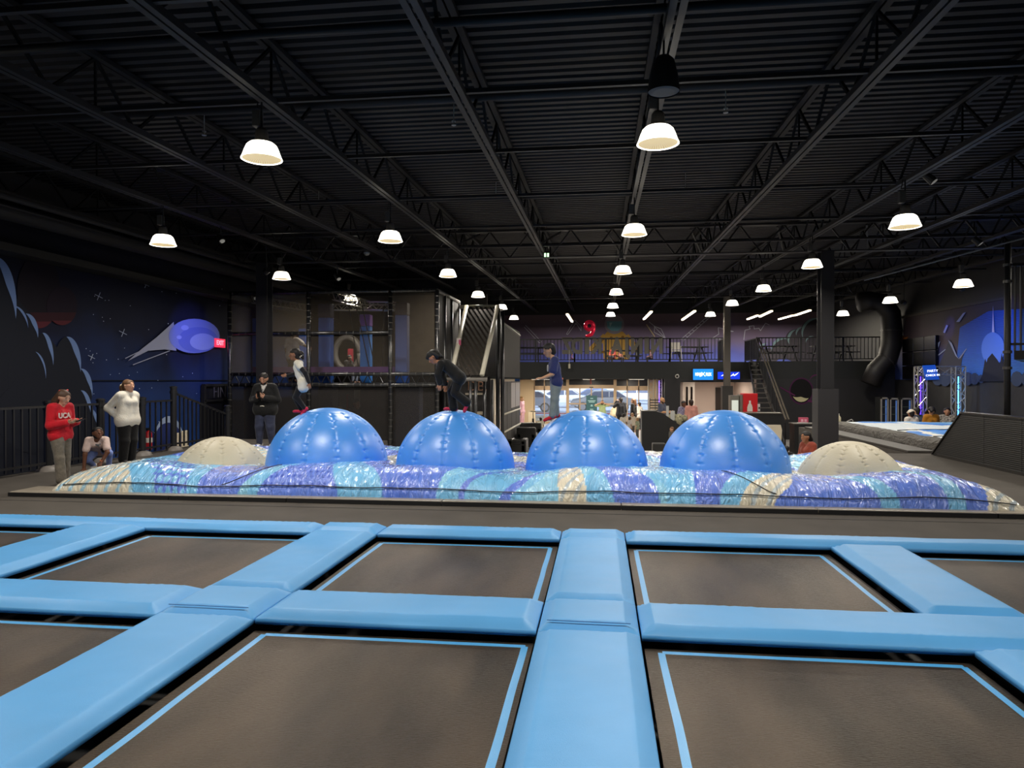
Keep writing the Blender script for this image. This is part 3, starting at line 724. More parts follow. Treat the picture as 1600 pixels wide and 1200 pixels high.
# ------------------------------------------------------------------ painted murals (flat artwork on the walls)
def gradmat(name, stops, axis, lo, hi, stars=0, streak=None):
    m = bpy.data.materials.new(name); m.use_nodes = True; nt = m.node_tree; pb = nt.nodes['Principled BSDF']; pb.inputs['Roughness'].default_value = .7; pb.inputs['Specular IOR Level'].default_value = .2
    tc = nt.nodes.new('ShaderNodeTexCoord'); sp = nt.nodes.new('ShaderNodeSeparateXYZ'); nt.links.new(tc.outputs['Object'], sp.inputs[0])
    mr = nt.nodes.new('ShaderNodeMapRange'); mr.inputs[1].default_value = lo; mr.inputs[2].default_value = hi; nt.links.new(sp.outputs[axis], mr.inputs[0])
    nz = nt.nodes.new('ShaderNodeTexNoise'); nz.inputs['Scale'].default_value = .45; nz.inputs['Detail'].default_value = 4; nt.links.new(tc.outputs['Object'], nz.inputs['Vector'])
    ad = nt.nodes.new('ShaderNodeMath'); ad.operation = 'MULTIPLY_ADD'; ad.inputs[1].default_value = .5; ad.inputs[2].default_value = -.25; nt.links.new(nz.outputs['Fac'], ad.inputs[0])
    a2 = nt.nodes.new('ShaderNodeMath'); nt.links.new(mr.outputs[0], a2.inputs[0]); nt.links.new(ad.outputs[0], a2.inputs[1])
    rp = nt.nodes.new('ShaderNodeValToRGB'); el = rp.color_ramp.elements
    for i, (p, c) in enumerate(stops):
        e = el[i] if i < 2 else el.new(p); e.position = p; e.color = lin(c)
    nt.links.new(a2.outputs[0], rp.inputs[0]); out = rp.outputs[0]
    if streak:
        wv = nt.nodes.new('ShaderNodeTexWave'); wv.bands_direction = 'Z'; wv.inputs['Scale'].default_value = 7; wv.inputs['Distortion'].default_value = 3.0; wv.inputs['Detail'].default_value = 3
        mp = nt.nodes.new('ShaderNodeMapping'); mp.inputs['Scale'].default_value = (1, .12, 1); nt.links.new(tc.outputs['Object'], mp.inputs[0]); nt.links.new(mp.outputs[0], wv.inputs['Vector'])
        mx = nt.nodes.new('ShaderNodeMixRGB'); mx.inputs[2].default_value = lin(streak); mt = nt.nodes.new('ShaderNodeMath'); mt.operation = 'MULTIPLY'; mt.inputs[1].default_value = .75
        nt.links.new(wv.outputs['Fac'], mt.inputs[0]); nt.links.new(mt.outputs[0], mx.inputs[0]); nt.links.new(out, mx.inputs[1]); out = mx.outputs[0]
    if stars:
        vo = nt.nodes.new('ShaderNodeTexVoronoi'); vo.inputs['Scale'].default_value = stars; nt.links.new(tc.outputs['Object'], vo.inputs['Vector'])
        lt = nt.nodes.new('ShaderNodeMath'); lt.operation = 'LESS_THAN'; lt.inputs[1].default_value = .06; nt.links.new(vo.outputs['Distance'], lt.inputs[0])
        mx = nt.nodes.new('ShaderNodeMixRGB'); mx.inputs[2].default_value = lin('9aa0b4'); nt.links.new(lt.outputs[0], mx.inputs[0]); nt.links.new(out, mx.inputs[1]); out = mx.outputs[0]
    nt.links.new(out, pb.inputs['Base Color']); return m
def circ(cx, cy, rx, ry=None, a0=0, a1=360, n=28):
    ry = ry or rx; return [(cx+rx*math.cos(math.radians(a)), cy+ry*math.sin(math.radians(a))) for a in np.linspace(a0, a1, n, endpoint=(a1-a0) < 360)]
def crescent(cx, cy, r, w, a0, a1, ry=None):
    k = (ry or r)/r; o = circ(cx, cy, r, r*k, a0, a1, 18); a = np.linspace(a1, a0, 18)
    i = [(cx+(r-w*math.sin(math.pi*(t-a0)/(a1-a0)))*math.cos(math.radians(t)), cy+(r-w*math.sin(math.pi*(t-a0)/(a1-a0)))*k*math.sin(math.radians(t))) for t in a]
    return o+i[1:-1]
def line(p, q, w):
    d = np.array(q, float)-p; d /= np.linalg.norm(d); n = np.array((-d[1], d[0]))*w/2
    return [tuple(np.array(p)+n), tuple(np.array(q)+n), tuple(np.array(q)-n), tuple(np.array(p)-n)]
class Mural:
    def __init__(s, root, proj, out): s.root, s.proj, s.out, s.k = root, proj, np.array(out, float), 0
    def shape(s, name, polys, m):
        s.k += 1; b = MB(); h = .0025*s.k
        for i, poly in enumerate(polys): b.slab([s.proj(*p)+s.out*(h+.00035*i) for p in poly], s.out*.002)
        s.k += .14*len(polys)
        return b.build(name, m, s.root)
flat = lambda n, c: mat(n, c, .7, spec=.2, bump=.05, bscale=5)
# --- left wall
root = thing('wall_mural', 'dark blue night-sky mural with clouds and red planets on the left wall', 'mural', (XL, 16, 1))
b = MB(); b.box(XL, XL+.02, YF, 30, -1.1, 5.3); b.build('night_sky', gradmat('mural_sky_left', [(0, '1c3f7c'), (.36, '1c3060'), (.62, '12162c'), (1, '0c0c12')], 2, -2.1, 4.3), root)
L = Mural(root, lambda x, y: aX(x, y, XL+.03), (1, 0, 0))
L.shape('cornice', [[(0, 388), (354, 450), (354, 456), (0, 396)]], flat('mural_cornice', '1b1a1b'))
L.shape('planet', [circ(60, 455, 34, 58)], flat('mural_planet_dark', '17121c'))
L.shape('planet', [circ(96, 478, 24, 30)], flat('mural_planet_plum', '1c1220')); L.shape('planet_glow', [circ(60, 455, 34, 58, 35, 145, 20), circ(96, 478, 24, 30, 20, 160, 20)], flat('mural_planet_red', '33161f')); L.shape('planet_glow', [circ(60, 455, 34, 58, 55, 125, 16), circ(96, 478, 24, 30, 50, 130, 16)], flat('mural_planet_ember', '54202a'))
puffs = [(-8, 478, 32, 76), (14, 520, 29, 58), (22, 545, 40, 70), (40, 520, 18, 30), (66, 560, 16, 40), (55, 585, 45, 62), (104, 570, 21, 44), (96, 620, 40, 60), (126, 610, 17, 34), (126, 640, 15, 30), (60, 650, 70, 60), (140, 665, 12, 26)]
rimm = flat('mural_cloud_rim', '6c84b4'); cldm = flat('mural_cloud_dark', '181b26')
L.shape('cloud', [[(-40, 420), (10, 470), (60, 560), (120, 600), (140, 660), (140, 760), (-40, 790)]]+[circ(cx, cy, rx, ry) for cx, cy, rx, ry in puffs], cldm)
L.shape('cloud_rim', [crescent(cx, cy, rx, rx*.34, -95, 15, ry) for cx, cy, rx, ry in puffs[:1]+puffs[3:4]+puffs[4:5]+puffs[6:7]+puffs[8:10]+puffs[11:]]+[crescent(20, 512, 22, 3, -90, 0, 34), crescent(50, 585, 20, 2.5, -80, 10, 36)], rimm)
L.shape('cloud', [circ(262, 690, 22, 36)], flat('mural_cloud_blue', '26336a'))
L.shape('cloud_rim', [crescent(262, 690, 23, 6, -170, 0, 40)], flat('mural_cloud_pale', '93a4c4'))
st = []
for x, y, r in ((152, 463, 6), (226, 445, 5), (190, 520, 6), (141, 558, 5)):
    st += [line((x-r, y-r*.5), (x+r, y+r*.5), .8), line((x-r*.4, y+r), (x+r*.4, y-r), .8)]
for i in range(60):
    x, y = random.uniform(130, 350), random.uniform(440, 690); st.append(circ(x, y, .7, .7, n=6))
L.shape('star', st, flat('mural_star', 'a9b4cc'))
# a pale comet takes the place of the figure that is painted here
L.shape('comet_tail', [[(268, 503), (240, 528), (218, 545), (196, 564), (228, 548), (254, 546), (272, 548)], line((192, 560), (250, 532), 1.4), line((204, 570), (262, 548), 1.4)], flat('mural_comet_tail', '8f93ac'))
L.shape('comet', [circ(300, 525, 40, 27)], flat('mural_comet', '7480bc'))
L.shape('comet_shade', [circ(306, 531, 31, 20)], flat('mural_comet_shade', '606db8'))
L.shape('comet_core', [circ(313, 534, 20, 13), circ(285, 512, 6, 4), circ(276, 527, 4, 3)], flat('mural_comet_core', '8f9ad4'))
b = MB(); b.box(XL+.03, XL+.05, YF, 21, 1.58, 1.61); o = b.build('trim_panel_joint', flat('joint_dark', '0d1322')); o['kind'] = 'structure'
# --- back wall
root = thing('wall_mural', 'violet starry mural with a yellow-suited astronaut above the entrance', 'mural', (2, YB, 3))
b = MB(); b.box(-7, XR, YB-.02, YB, 2.4, 5.62); b.build('night_sky', gradmat('mural_sky_back', [(0, '5d72d8'), (.3, '5a5fb0'), (.55, '7a6e94'), (1, '75626e')], 2, 2.3-3, 5.4-3, stars=2.2), root)
K = Mural(root, lambda x, y: aY(x, y, YB-.03), (0, -1, 0))
K.shape('spacesuit', [[(943, 562), (942, 526), (949, 518), (973, 518), (981, 526), (982, 562)], line((946, 525), (922, 548), 10), line((978, 525), (1000, 552), 10)], flat('mural_suit_yellow', 'b58f48'))
K.shape('suit_panel', [circ(955, 528, 2.4), circ(973, 527, 2.4), line((926, 545), (944, 530), 1.4), line((992, 535), (998, 560), 1.4), [(936, 548), (948, 548), (948, 552), (936, 552)]], flat('mural_suit_line', '7a5a26'))
K.shape('helmet', [circ(960, 507, 15.5, 15)], flat('mural_helmet', '8a8494'))
K.shape('visor', [[(948, 502), (972, 502), (971, 512), (966, 517), (955, 517), (949, 512)]], flat('mural_visor', '6fa3b8'))
K.shape('visor_glint', [[(952, 504), (957, 504), (953, 511)]], flat('mural_glint', 'a9cbd6'))
cl = []
def poly(pts, w=.9):
    for a, c in zip(pts[:-1], pts[1:]): cl.append(line(a, c, w))
poly([(898, 500), (885, 522), (887, 523), (900, 505), (908, 517), (908, 510), (898, 500)]); poly([(821, 508), (846, 534), (843, 536), (819, 511)])
poly([(1014, 503), (1023, 510), (1033, 514), (1040, 529), (1022, 519), (1023, 510)]); poly([(1040, 529), (1022, 510)])
poly([(1110, 495), (1067, 533)]); poly([(1107, 493), (1063, 531)])
for t in np.linspace(.1, .95, 8): poly([(1110-43*t, 495+38*t), (1107-44*t, 493+38*t)])
poly([(1122, 512), (1123, 522), (1112, 529), (1128, 530), (1140, 518), (1146, 518), (1122, 512)]); poly([(1162, 531), (1164, 516), (1172, 514), (1170, 510), (1178, 509), (1178, 514), (1186, 513), (1188, 517), (1192, 511), (1196, 505), (1202, 508)])
K.shape('constellation', cl, flat('mural_line', 'c9cbe0'))
K.shape('comet', [line((1010, 507), (1023, 526), 1.4)], flat('mural_comet_cream', 'd8c79c'))
puf = [(1222, 545, 16, 16), (1245, 530, 18, 16), (1272, 520, 22, 22), (1255, 552, 30, 16), (1200, 556, 18, 12), (1295, 545, 30, 22), (1315, 540, 25, 20)]
K.shape('cloud', [circ(*p) for p in puf], flat('mural_cloud_grey', '4a4650'))
K.shape('cloud_rim', [crescent(1274, 519, 22, 4, 150, 290), crescent(1222, 545, 17, 4, 170, 300), crescent(1244, 529, 14, 4, 140, 270), crescent(1198, 556, 20, 5, 170, 275), crescent(1268, 535, 10, 2, 160, 290), crescent(1252, 520, 9, 3, 150, 280)], flat('mural_cloud_teal', '7d9aa4'))
K.shape('nebula', [circ(1338, 522, 7, 5), circ(1345, 518, 5, 6), circ(1332, 517, 4, 3)], flat('mural_nebula', '83303f'))
# --- right wall
root = thing('wall_mural', 'mural with blue rays and jagged rocks on the right wall', 'mural', (XR, 25, 2))
b = MB(); b.box(XR-.02, XR, 5, 33.4, 1.62, 4.3); b.build('night_sky', gradmat('mural_sky_right', [(0, '3f63bd'), (.35, '3a4a86'), (.6, '4a3e46'), (1, '40373a')], 2, -1.6, 2.9), root)
Rm = Mural(root, lambda x, y: aX(x, y, XR-.03), (-1, 0, 0))
b = MB(); q = [Rm.proj(*p) for p in ((1492, 596), (1500, 512), (1545, 486), (1600, 482), (1640, 480), (1640, 596))]; b.slab([p+np.array((-.004, 0, 0)) for p in q], (-.003, 0, 0)); b.build('ray_field', gradmat('mural_rays', [(0, '4a8fe6'), (.5, '3d74da'), (1, '3558b0')], 2, -1, 2.5, streak='0d1c52'), root)
Rm.k = 4
Rm.shape('flame', [[(1400, 545), (1406, 528), (1414, 524), (1404, 556)], [(1404, 530), (1420, 526), (1412, 534)]], flat('mural_flame', 'b0672a'))
Rm.shape('rock', [[(1462, 596), (1468, 570), (1478, 548), (1484, 530), (1490, 540), (1498, 560), (1510, 545), (1504, 560), (1500, 596)]], flat('mural_rock', '3a3a48'))
Rm.shape('rock_edge', [[(1482, 531), (1488, 536), (1496, 556), (1500, 562), (1494, 556), (1487, 541)], line((1500, 560), (1511, 545), 1.5), line((1467, 555), (1478, 546), 1.5), [(1462, 540), (1470, 533), (1466, 548)], [(1495, 503), (1506, 489), (1510, 488), (1500, 503)], line((1476, 520), (1481, 508), 3)], flat('mural_rock_edge', '8d96b8'))
Rm.shape('cloud', [circ(x, 592, r, r*1.3) for x, r in ((1513, 8), (1524, 7), (1534, 5), (1590, 9), (1606, 9), (1466, 8), (1478, 9))], flat('mural_cloud_dusk', '33405e'))
Rm.shape('light_beam', [[(1553, 478), (1557, 555), (1550, 555)]], flat('mural_beam', 'b6b4e0'))
Rm.shape('ray_burst', [circ(1553, 545, 18, 26)], flat('mural_burst', '5c86e0'))
Rm.shape('rock', [[(1532, 596), (1540, 578), (1545, 560), (1552, 552), (1560, 562), (1568, 575), (1576, 596)], [(1536, 590), (1541, 560), (1548, 580)], [(1562, 584), (1567, 552), (1574, 590)]], flat('mural_rock_black', '191c2c'))
b = MB(); b.slab([aX(x, y, XR-.01) for x, y in ((1398, 500), (1575, 467), (1575, 463), (1398, 496))], (-.06, 0, 0)); o = b.build('trim_cornice', flat('cornice_grey', '4a4440')); o['kind'] = 'structure'
# --- painted ringed planet on the stair wall (stands where a figure is painted)
root = thing('wall_mural', 'small black planet painting with violet rim on the wall right of the stairs', 'mural', (9, 33.4, .5))
S = Mural(root, lambda x, y: aY(x, y, 33.49), (0, -1, 0))
S.shape('planet_glow', [circ(1252, 611, 19, 21)], flat('mural_violet', '4a1f45'))
S.shape('planet', [circ(1252, 611, 17, 19)], flat('mural_planet_black', '141214'))
S.shape('planet_band', [crescent(1252, 611, 15, 7, 40, 150, 17)], flat('mural_cream', 'c3bb94'))
S.shape('planet_ring', [line((1219, 605), (1242, 618), 2), line((1262, 626), (1276, 629), 3.5), crescent(1275, 595, 10, 2, 180, 320)], flat('mural_violet_ring', '5a2550'))
# ------------------------------------------------------------------ fence at the left edge of the deck
fm = mat('fence_black', '16161a', .4, spec=.6); basem = mat('fence_base_grey', '6f6964', .5)
fx = -9.72
def fpost(y, zt, label, extra=0):
    t = thing('fence_post', label, 'fence post', (fx, y, 0), 'posts of the left fence')
    b = MB(); b.tube([(fx, y, .03), (fx, y, zt)], .07, 14); b.tube([(fx, y, zt-.12), (fx, y, zt-.06)], .085, 14); b.build('post', fm, t, smooth=False)
    b = MB(); b.lathe([(0, .1), (.1, .095), (.17, .06), (.2, 0)], (fx, y, 0), 18); b.build('base_dome', basem, t, smooth=True)
    b = MB(); b.lathe([(.085, 0), (.085, .03), (.05, .05), (0, .05)], (fx, y, zt), 14); b.build('cap', fm, t)
    return t
ys = [6.2, 8.6, 10.5, 12.9, 14.95]
ys = [7.6, float(aX(75, 600, fx)[1]), float(aX(157, 600, fx)[1]), float(aX(222, 600, fx)[1]), float(aX(271, 600, fx)[1])]
pl = ['black fence post near the left edge of the frame', 'black fence post behind the girl in red', 'black fence post just left of the woman in white', 'black fence post right of the woman in white', 'tall black fence post at the head of the sloping rail']
for i, y in enumerate(ys): fpost(y, 1.2 if i < 4 else 1.42, pl[i])
fpost(17.6, .9, 'short black fence post at the foot of the sloping rail')
sl = ['black barred fence section cut by the left edge', 'black barred fence section behind the girl in red', 'black barred fence section behind the crouching girl', 'black barred fence section before the fire extinguisher', 'black fence section with sloping top rail beside the stair']
ys2 = ys+[17.6]
for i in range(5):
    y0, y1 = ys2[i]+.07, ys2[i+1]-.07; t = thing('barred_fence', sl[i], 'fence', (fx, (y0+y1)/2, 0), 'panels of the left fence')
    z0, z1 = (1.14, 1.14) if i < 4 else (1.3, .72)
    b = MB(); b.bar((fx, y0, z0), (fx, y1, z1), .05, .04); b.build('top_rail', fm, t)
    b = MB(); b.bar((fx, y0, .14), (fx, y1, .14), .04, .04); b.build('bottom_rail', fm, t)
    b = MB(); n = max(3, int((y1-y0)/.17))
    for k in range(1, n):
        y = y0+(y1-y0)*k/n; b.bar((fx, y, .06), (fx, y, z0+(z1-z0)*k/n), .028)
    b.build('bar_infill', fm, t)
# fire extinguisher, cream boards, exit sign, black porch with the FIN sign on the left wall
p = aX(232, 690, XL+.2)
t = thing('fire_extinguisher', 'red fire extinguisher on the blue wall behind the fence', 'fire extinguisher', (p[0], p[1], p[2]-.2))
b = MB(); b.lathe([(0, -.2), (.085, -.2), (.09, -.17), (.09, .2), (.05, .27), (.03, .29)], p, 16); b.build('cylinder', mat('extinguisher_red', 'b01d24', .3), t, smooth=True)
b = MB(); b.box(p[0]-.03, p[0]+.03, p[1]-.08, p[1]+.04, p[2]+.29, p[2]+.35); b.tube([p+(.02, .04, .3), p+(.1, .1, .2), p+(.1, .06, 0)], .012, 6); b.build('valve', mat('plastic_black', '111111', .4), t)
b = MB(); b.tube([p+(0, 0, -.02), p+(0, 0, .1)], .092, 16); b.build('label_band', mat('label_white', 'd8d2c8', .5), t)
crm = mat('board_cream', 'd9cdb4', .6, vary=.05)
for i, (a, c, ya, yb, lb) in enumerate(((274, 282, 676, 703, 'cream board leaning behind the fence, shorter one'), (285, 295, 672, 705, 'taller cream board leaning behind the sloping fence'))):
    q0, q1 = aX(a, yb, XL+.5+.05*i), aX(c, ya, XL+.5+.05*i); b = MB(); b.box(XL+.46+.05*i, XL+.5+.05*i, q0[1], q1[1], ZL, q1[2]); tag(b.build('storage_board', crm, at=(XL+.5, q0[1], ZL), bevel=.01), lb, 'board', 'cream boards behind the fence')
p = aX(344, 536, XL+.12)
t = thing('exit_sign', 'glowing red exit sign on the left mural beside the cage', 'exit sign', (p[0], p[1], p[2]))
b = MB(); b.box(XL+.05, XL+.12, p[1]-.3, p[1]+.3, p[2]-.13, p[2]+.13); b.build('housing', mat('sign_red_glow', 'e0284a', .4, emit=1.1), t)
text('lettering', 'EXIT', .2, (XL+.124, p[1], p[2]), (0, 1, 0), (0, 0, 1), mat('sign_letter_pale', 'ff9db0', .4, emit=1.2), t, bold=.004)
wq = lambda px, py: aX(px, py, XL+.12)
t = thing('porch_frame', 'black boxed doorway with a FIN sign on the wall beside the cage', 'doorway', (XL+.06, wq(330, 600)[1], ZL))
ya, yb = wq(320, 610)[1], wq(356, 610)[1]; z0, z1 = wq(338, 625)[2], wq(338, 602)[2]
b = MB(); b.box(XL+.05, XL+.1, ya, yb, ZL, z1); b.build('panel', mat('panel_ink', '0c0d16', .5), t)
b = MB(); b.box(XL+.05, XL+.16, ya-.05, yb, z1-.03, z1+.04); b.box(XL+.05, XL+.16, ya-.05, yb, z0-.04, z0+.03); b.box(XL+.05, XL+.16, ya-.09, ya, ZL, z1); b.build('frame', blackm, t)
text('lettering', 'FIN', .5, (XL+.12, (wq(329, 614)[1]+wq(357, 614)[1])/2, (z0+z1)/2), (0, 1, 0), (0, 0, 1), mat('sign_letter_dim', '5a5862', .4), t, bold=-.004)

# ------------------------------------------------------------------ netted climbing cage
cm_ = mat('cage_tube_black', '1b1b1d', .28, spec=.7); grip = mat('cage_tie_pale', '5a5752', .4)
netm = netmat('net_haze', '847868', .2)  # black net given a pale thread colour to paint in its lamplit haze
netd = netmat('net_black_dense', '2c2927', .82)
CY = 20.3; cx0, cx1 = -11.15, -4.72; ctop, cmid = 4.22, 1.62
cage = thing('climbing_cage', 'two-storey black netted climbing cage behind the balls, left half of the hall', 'play structure', (-8, CY, ZL))
def cpx(px): return float(aY(px, 560, CY)[0])
ups = [cpx(357)+.04, cpx(482), cpx(610), cpx(683)]
for x in ups:
    b = MB(); b.tube([(x, CY, ZL), (x, CY, ctop)], .062, 10); o = b.build('upright', cm_, cage, smooth=True)
    b = MB(); z = ZL+.2
    while z < ctop: b.tube([(x, CY, z), (x, CY, z+.018)], .064, 10); z += .19
    b.build('tie', grip, o)
for z in (ctop, cmid+.16, cmid-.16, 3.0):
    xe = ups[3] if z != 3.0 else ups[2]
    b = MB(); b.tube([(ups[0], CY, z), (xe, CY, z)], .055, 10); o = b.build('crossbar', cm_, cage, smooth=True)
    b = MB(); x = ups[0]+.1
    while x < xe: b.tube([(x, CY, z), (x+.02, CY, z)], .0575, 8); x += .21
    b.build('tie', grip, o)
b = MB(); x = ups[0]
while x < ups[3]-.3: b.bar((x, CY, cmid-.15), (x+.16, CY, cmid+.15), .025); b.bar((x+.16, CY, cmid+.15), (x+.32, CY, cmid-.15), .025); x += .32
b.build('truss_web', cm_, cage)
# deck, roof frame, side wall going back
b = MB(); b.box(cx0, cx1, CY+.1, 29.5, cmid-.18, cmid-.12); b.build('upper_floor', mat('cage_floor', '1b1a1b', .7), cage)
for (x0, x1, z0, z1, nm) in ((ups[0], ups[1], cmid+.2, ctop, netm), (ups[1], ups[2], cmid+.2, ctop, netmat('net_haze_fine', '847868', .07)), (ups[2], ups[3], cmid+.2, ctop, netmat('net_haze_open', '847868', .13)), (ups[0], ups[3], ZL, cmid-.2, netmat('net_lower', '3c3836', .34))):  # upper bays: lamplit haze painted by pale thread, cover set per bay
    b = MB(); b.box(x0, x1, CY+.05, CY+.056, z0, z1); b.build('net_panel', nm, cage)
b = MB(); b.box(cx1-.01, cx1, CY, 23.5, cmid+.2, ctop); b.build('net_panel', netd, cage)
for y in (21.3, 22.3, 23.5):
    b = MB(); b.tube([(cx1, y, ZL), (cx1, y, ctop)], .055, 10); b.build('upright', cm_, cage, smooth=True)
palem = mat('pad_pale', 'c8c2b0', .45)
b = MB(); b.tube([(cx1, CY, ctop), (cx1, 23.5, ctop)], .06, 10); b.build('crossbar', mat('tube_grey', '6d6862', .4), cage, smooth=True)
# far walls of the cage
cagew = mat('cage_back_grey', '4b463f', .7, vary=.2)
b = MB(); b.box(cx0, cx1, 29.5, 29.6, ZL, 5.2); b.build('back_sheet', cagew, cage)
# purple beam, blue padded posts
purp = mat('pad_purple', '56306e', .5); bluep = mat('pad_royal_blue', '2f66c4', .5, bump=.1, bscale=6); dkp = mat('pad_dark_violet', '1d1a3a', .5); lilac = mat('pad_lilac', '9a60c8', .5)
def cx(px, Y): return float(aY(px, 540, Y)[0])
def cz(py, Y, px=600): return float(aY(px, py, Y)[2])
b = MB(); b.box(cx(397, 21.5), cx(616, 21.5), 21.4, 21.6, cz(586, 21.5), cz(573, 21.5)); b.build('padded_beam', purp, cage)
for (p0, p1, py, Y, tp, tpm, bm) in ((497, 516, 473, 22, 495, dkp, bluep), (617, 636, 473, 21.8, 492, dkp, mat('pad_deep_blue', '2450a0', .5)), (562, 578, 491, 23.2, 509, lilac, mat('pad_bright_blue', '3f8fe8', .5)), (390, 405, 478, 22.6, 495, dkp, bluep), (466, 479, 505, 25.5, 512, dkp, bluep)):
    x0, x1 = cx(p0, Y), cx(p1, Y); zt, zm = cz(py, Y), cz(tp, Y)
    b = MB(); b.box(x0, x1, Y, Y+(x1-x0)*.8, cmid-.12, zm); o = b.build('padded_post', bm, cage, bevel=.03)
    b = MB(); b.box(x0-.005, x1+.005, Y-.005, Y+(x1-x0)*.8+.005, zm, zt); b.build('post_cap', tpm, o, bevel=.02)
# same blue posts under the deck, shade put into a darker colour
b = MB(); b.box(cx(617, 22), cx(655, 22), 22, 22.5, ZL, cmid-.2); b.build('padded_post', mat('pad_blue_shaded', '1b2444', .5), cage, bevel=.03)
b = MB(); b.box(cx(497, 22), cx(520, 22), 22, 22.5, ZL, cmid-.2); b.build('padded_post', mat('pad_blue_shaded', '1b2444', .5), cage, bevel=.03)
b = MB(); b.box(cx(380, 21), cx(398, 21), 21, 21.3, ZL, cmid-.2); b.build('padded_post', mat('pad_blue_shaded', '1b2444', .5), cage, bevel=.03)
redm = mat('frame_red', '8f2430', .5)
b = MB(); Y = 25; 
for a, c in (((518, 612), (527, 612)), ((525, 612), (525, 632)), ((543, 616), (543, 645))): b.bar(aY(*a, Y), aY(*c, Y), .06)
for a, c in (((546, 545), (546, 565)), ((550, 545), (550, 566))): b.bar(aY(*a, Y), aY(*c, Y), .09)
b.build('red_frame', redm, cage)
b = MB(); b.slab([aY(x, y, 25.2) for x, y in ((553, 609), (562, 609), (562, 650), (553, 650))], (0, .05, 0)); b.build('pale_panel', mat('panel_pale', '9a9684', .6), cage)  # flat panel in one pale colour
silv = mat('truss_silver', 'b9b4a6', .3, metal=.7)
def boxtruss(name, a, c, w, m, parent, rt=.022, step=None):
    a = np.array(a, float); c = np.array(c, float); d = c-a; L = np.linalg.norm(d); d /= L
    u = np.array((0, 0, 1.)) if abs(d[2]) < .9 else np.array((0, 1., 0)); r = np.cross(d, u); r /= np.linalg.norm(r); u = np.cross(r, d)
    b = MB(); cs = [(-1, -1), (1, -1), (1, 1), (-1, 1)]
    for i, j in cs: b.tube([a+(r*i+u*j)*w/2, c+(r*i+u*j)*w/2], rt, 6)
    n = max(2, int(L/(step or w*1.0)))
    for k in range(n):
        p, q = a+d*L*k/n, a+d*L*(k+1)/n
        for s in range(4):
            A, B = cs[s], cs[(s+1) % 4]
            if k % 2: A, B = B, A
            b.tube([p+(r*A[0]+u*A[1])*w/2, q+(r*B[0]+u*B[1])*w/2], rt*.6, 5)
    return b.build(name, m, parent)
boxtruss('silver_truss', aY(398, 468, 21.6), aY(480, 482, 26), .22, silv, cage); boxtruss('silver_truss', aY(575, 478, 24), aY(617, 478, 24), .28, silv, cage)
boxtruss('silver_truss', aY(525, 462, 22.5), aY(578, 478, 26), .26, silv, cage); boxtruss('silver_truss', aY(520, 480, 25.5), aY(620, 481, 25.5), .22, silv, cage)
b = MB()
for a, c in (((556, 476), (577, 574)), ((566, 478), (586, 574)), ((545, 478), (560, 575)), ((599, 480), (598, 572))): b.tube([aY(*a, 22.3), aY(*c, 22.3)], .018, 5)
b.build('climbing_rope', mat('rope_black', '0f0f10', .7), cage)
# ring tunnel
p = aY(543, 552, 26.5); b = MB(); N = 28
pts = [p+np.array((.5*math.cos(2*math.pi*i/N), 0, .62*math.sin(2*math.pi*i/N))) for i in range(N+1)]
b.tube(pts, .12, 8); b.build('ring_tunnel', mat('ring_grey', '6f6a63', .5), cage, smooth=True)
text('lettering', 'Fi', .42, aY(402, 471, 22.3), (1, 0, 0), (0, 0, 1), mat('letter_white', 'c9c6c0', .5, emit=.15), cage, bold=.006)
# slide bay at the right end: top frame, sloping net, posts, lower panels
sx0, sx1 = cx1, -3.35
top = 4.06
def sb(a, c, r, m, nm='crossbar', par=cage):
    b = MB(); b.tube([a, c], r, 10); return b.build(nm, m, par, smooth=True)
sb((sx0+.05, 23.5, top), (sx1, 23.5, top), .06, palem); 
TL, TR = aY(729, 479, 23.4), aY(777, 479, 23.4); BL, BR = aY(705, 586, 20.9), aY(753, 586, 20.9)
sb(TL, BL, .075, palem, 'slope_rail'); sb(TR, BR, .075, palem, 'slope_rail')
dn = bpy.data.materials.new('net_diagonal'); dn.use_nodes = True; nt = dn.node_tree; pb = nt.nodes['Principled BSDF']; pb.inputs['Base Color'].default_value = lin('3a352f')
tc = nt.nodes.new('ShaderNodeTexCoord'); mp = nt.nodes.new('ShaderNodeMapping'); mp.inputs['Rotation'].default_value = (0, math.radians(38), 0)
w = nt.nodes.new('ShaderNodeTexWave'); w.inputs['Scale'].default_value = 2.5; w.bands_direction = 'X'; nt.links.new(tc.outputs['Object'], mp.inputs[0]); nt.links.new(mp.outputs[0], w.inputs['Vector'])
mr = nt.nodes.new('ShaderNodeMapRange'); mr.inputs[3].default_value = .35; mr.inputs[4].default_value = .92; nt.links.new(w.outputs['Fac'], mr.inputs[0])
tr = nt.nodes.new('ShaderNodeBsdfTransparent'); mx = nt.nodes.new('ShaderNodeMixShader'); nt.links.new(mr.outputs[0], mx.inputs[0]); nt.links.new(tr.outputs[0], mx.inputs[1]); nt.links.new(pb.outputs[0], mx.inputs[2]); nt.links.new(mx.outputs[0], nt.nodes['Material Output'].inputs[0])
b = MB(); b.slab([TL, TR, BR, BL], (0, .01, 0)); b.build('slope_net', dn, cage)
sb((sx0, 20.9, cmid), (sx1, 20.9, cmid), .06, mat('tube_grey', '6d6862', .4))
for px, Y in ((735, 20.9), (743, 20.9), (757, 21.2), (769, 21.5)):
    x = cx(px, Y); sb((x, Y, ZL), (x, Y, cmid), .045, cm_, 'upright')
for px in (778, 785): x = cx(px, 23.5); sb((x, 23.5, ZL), (x, 23.5, top-.05 if px == 778 else 3.9), .07, cm_, 'upright')
b = MB(); b.box(sx1, sx1+.02, 23.5, 29.5, 1.7, 3.6); b.box(sx0, sx1, 24.4, 24.42, cmid+.1, top); b.build('net_panel', netd, cage)
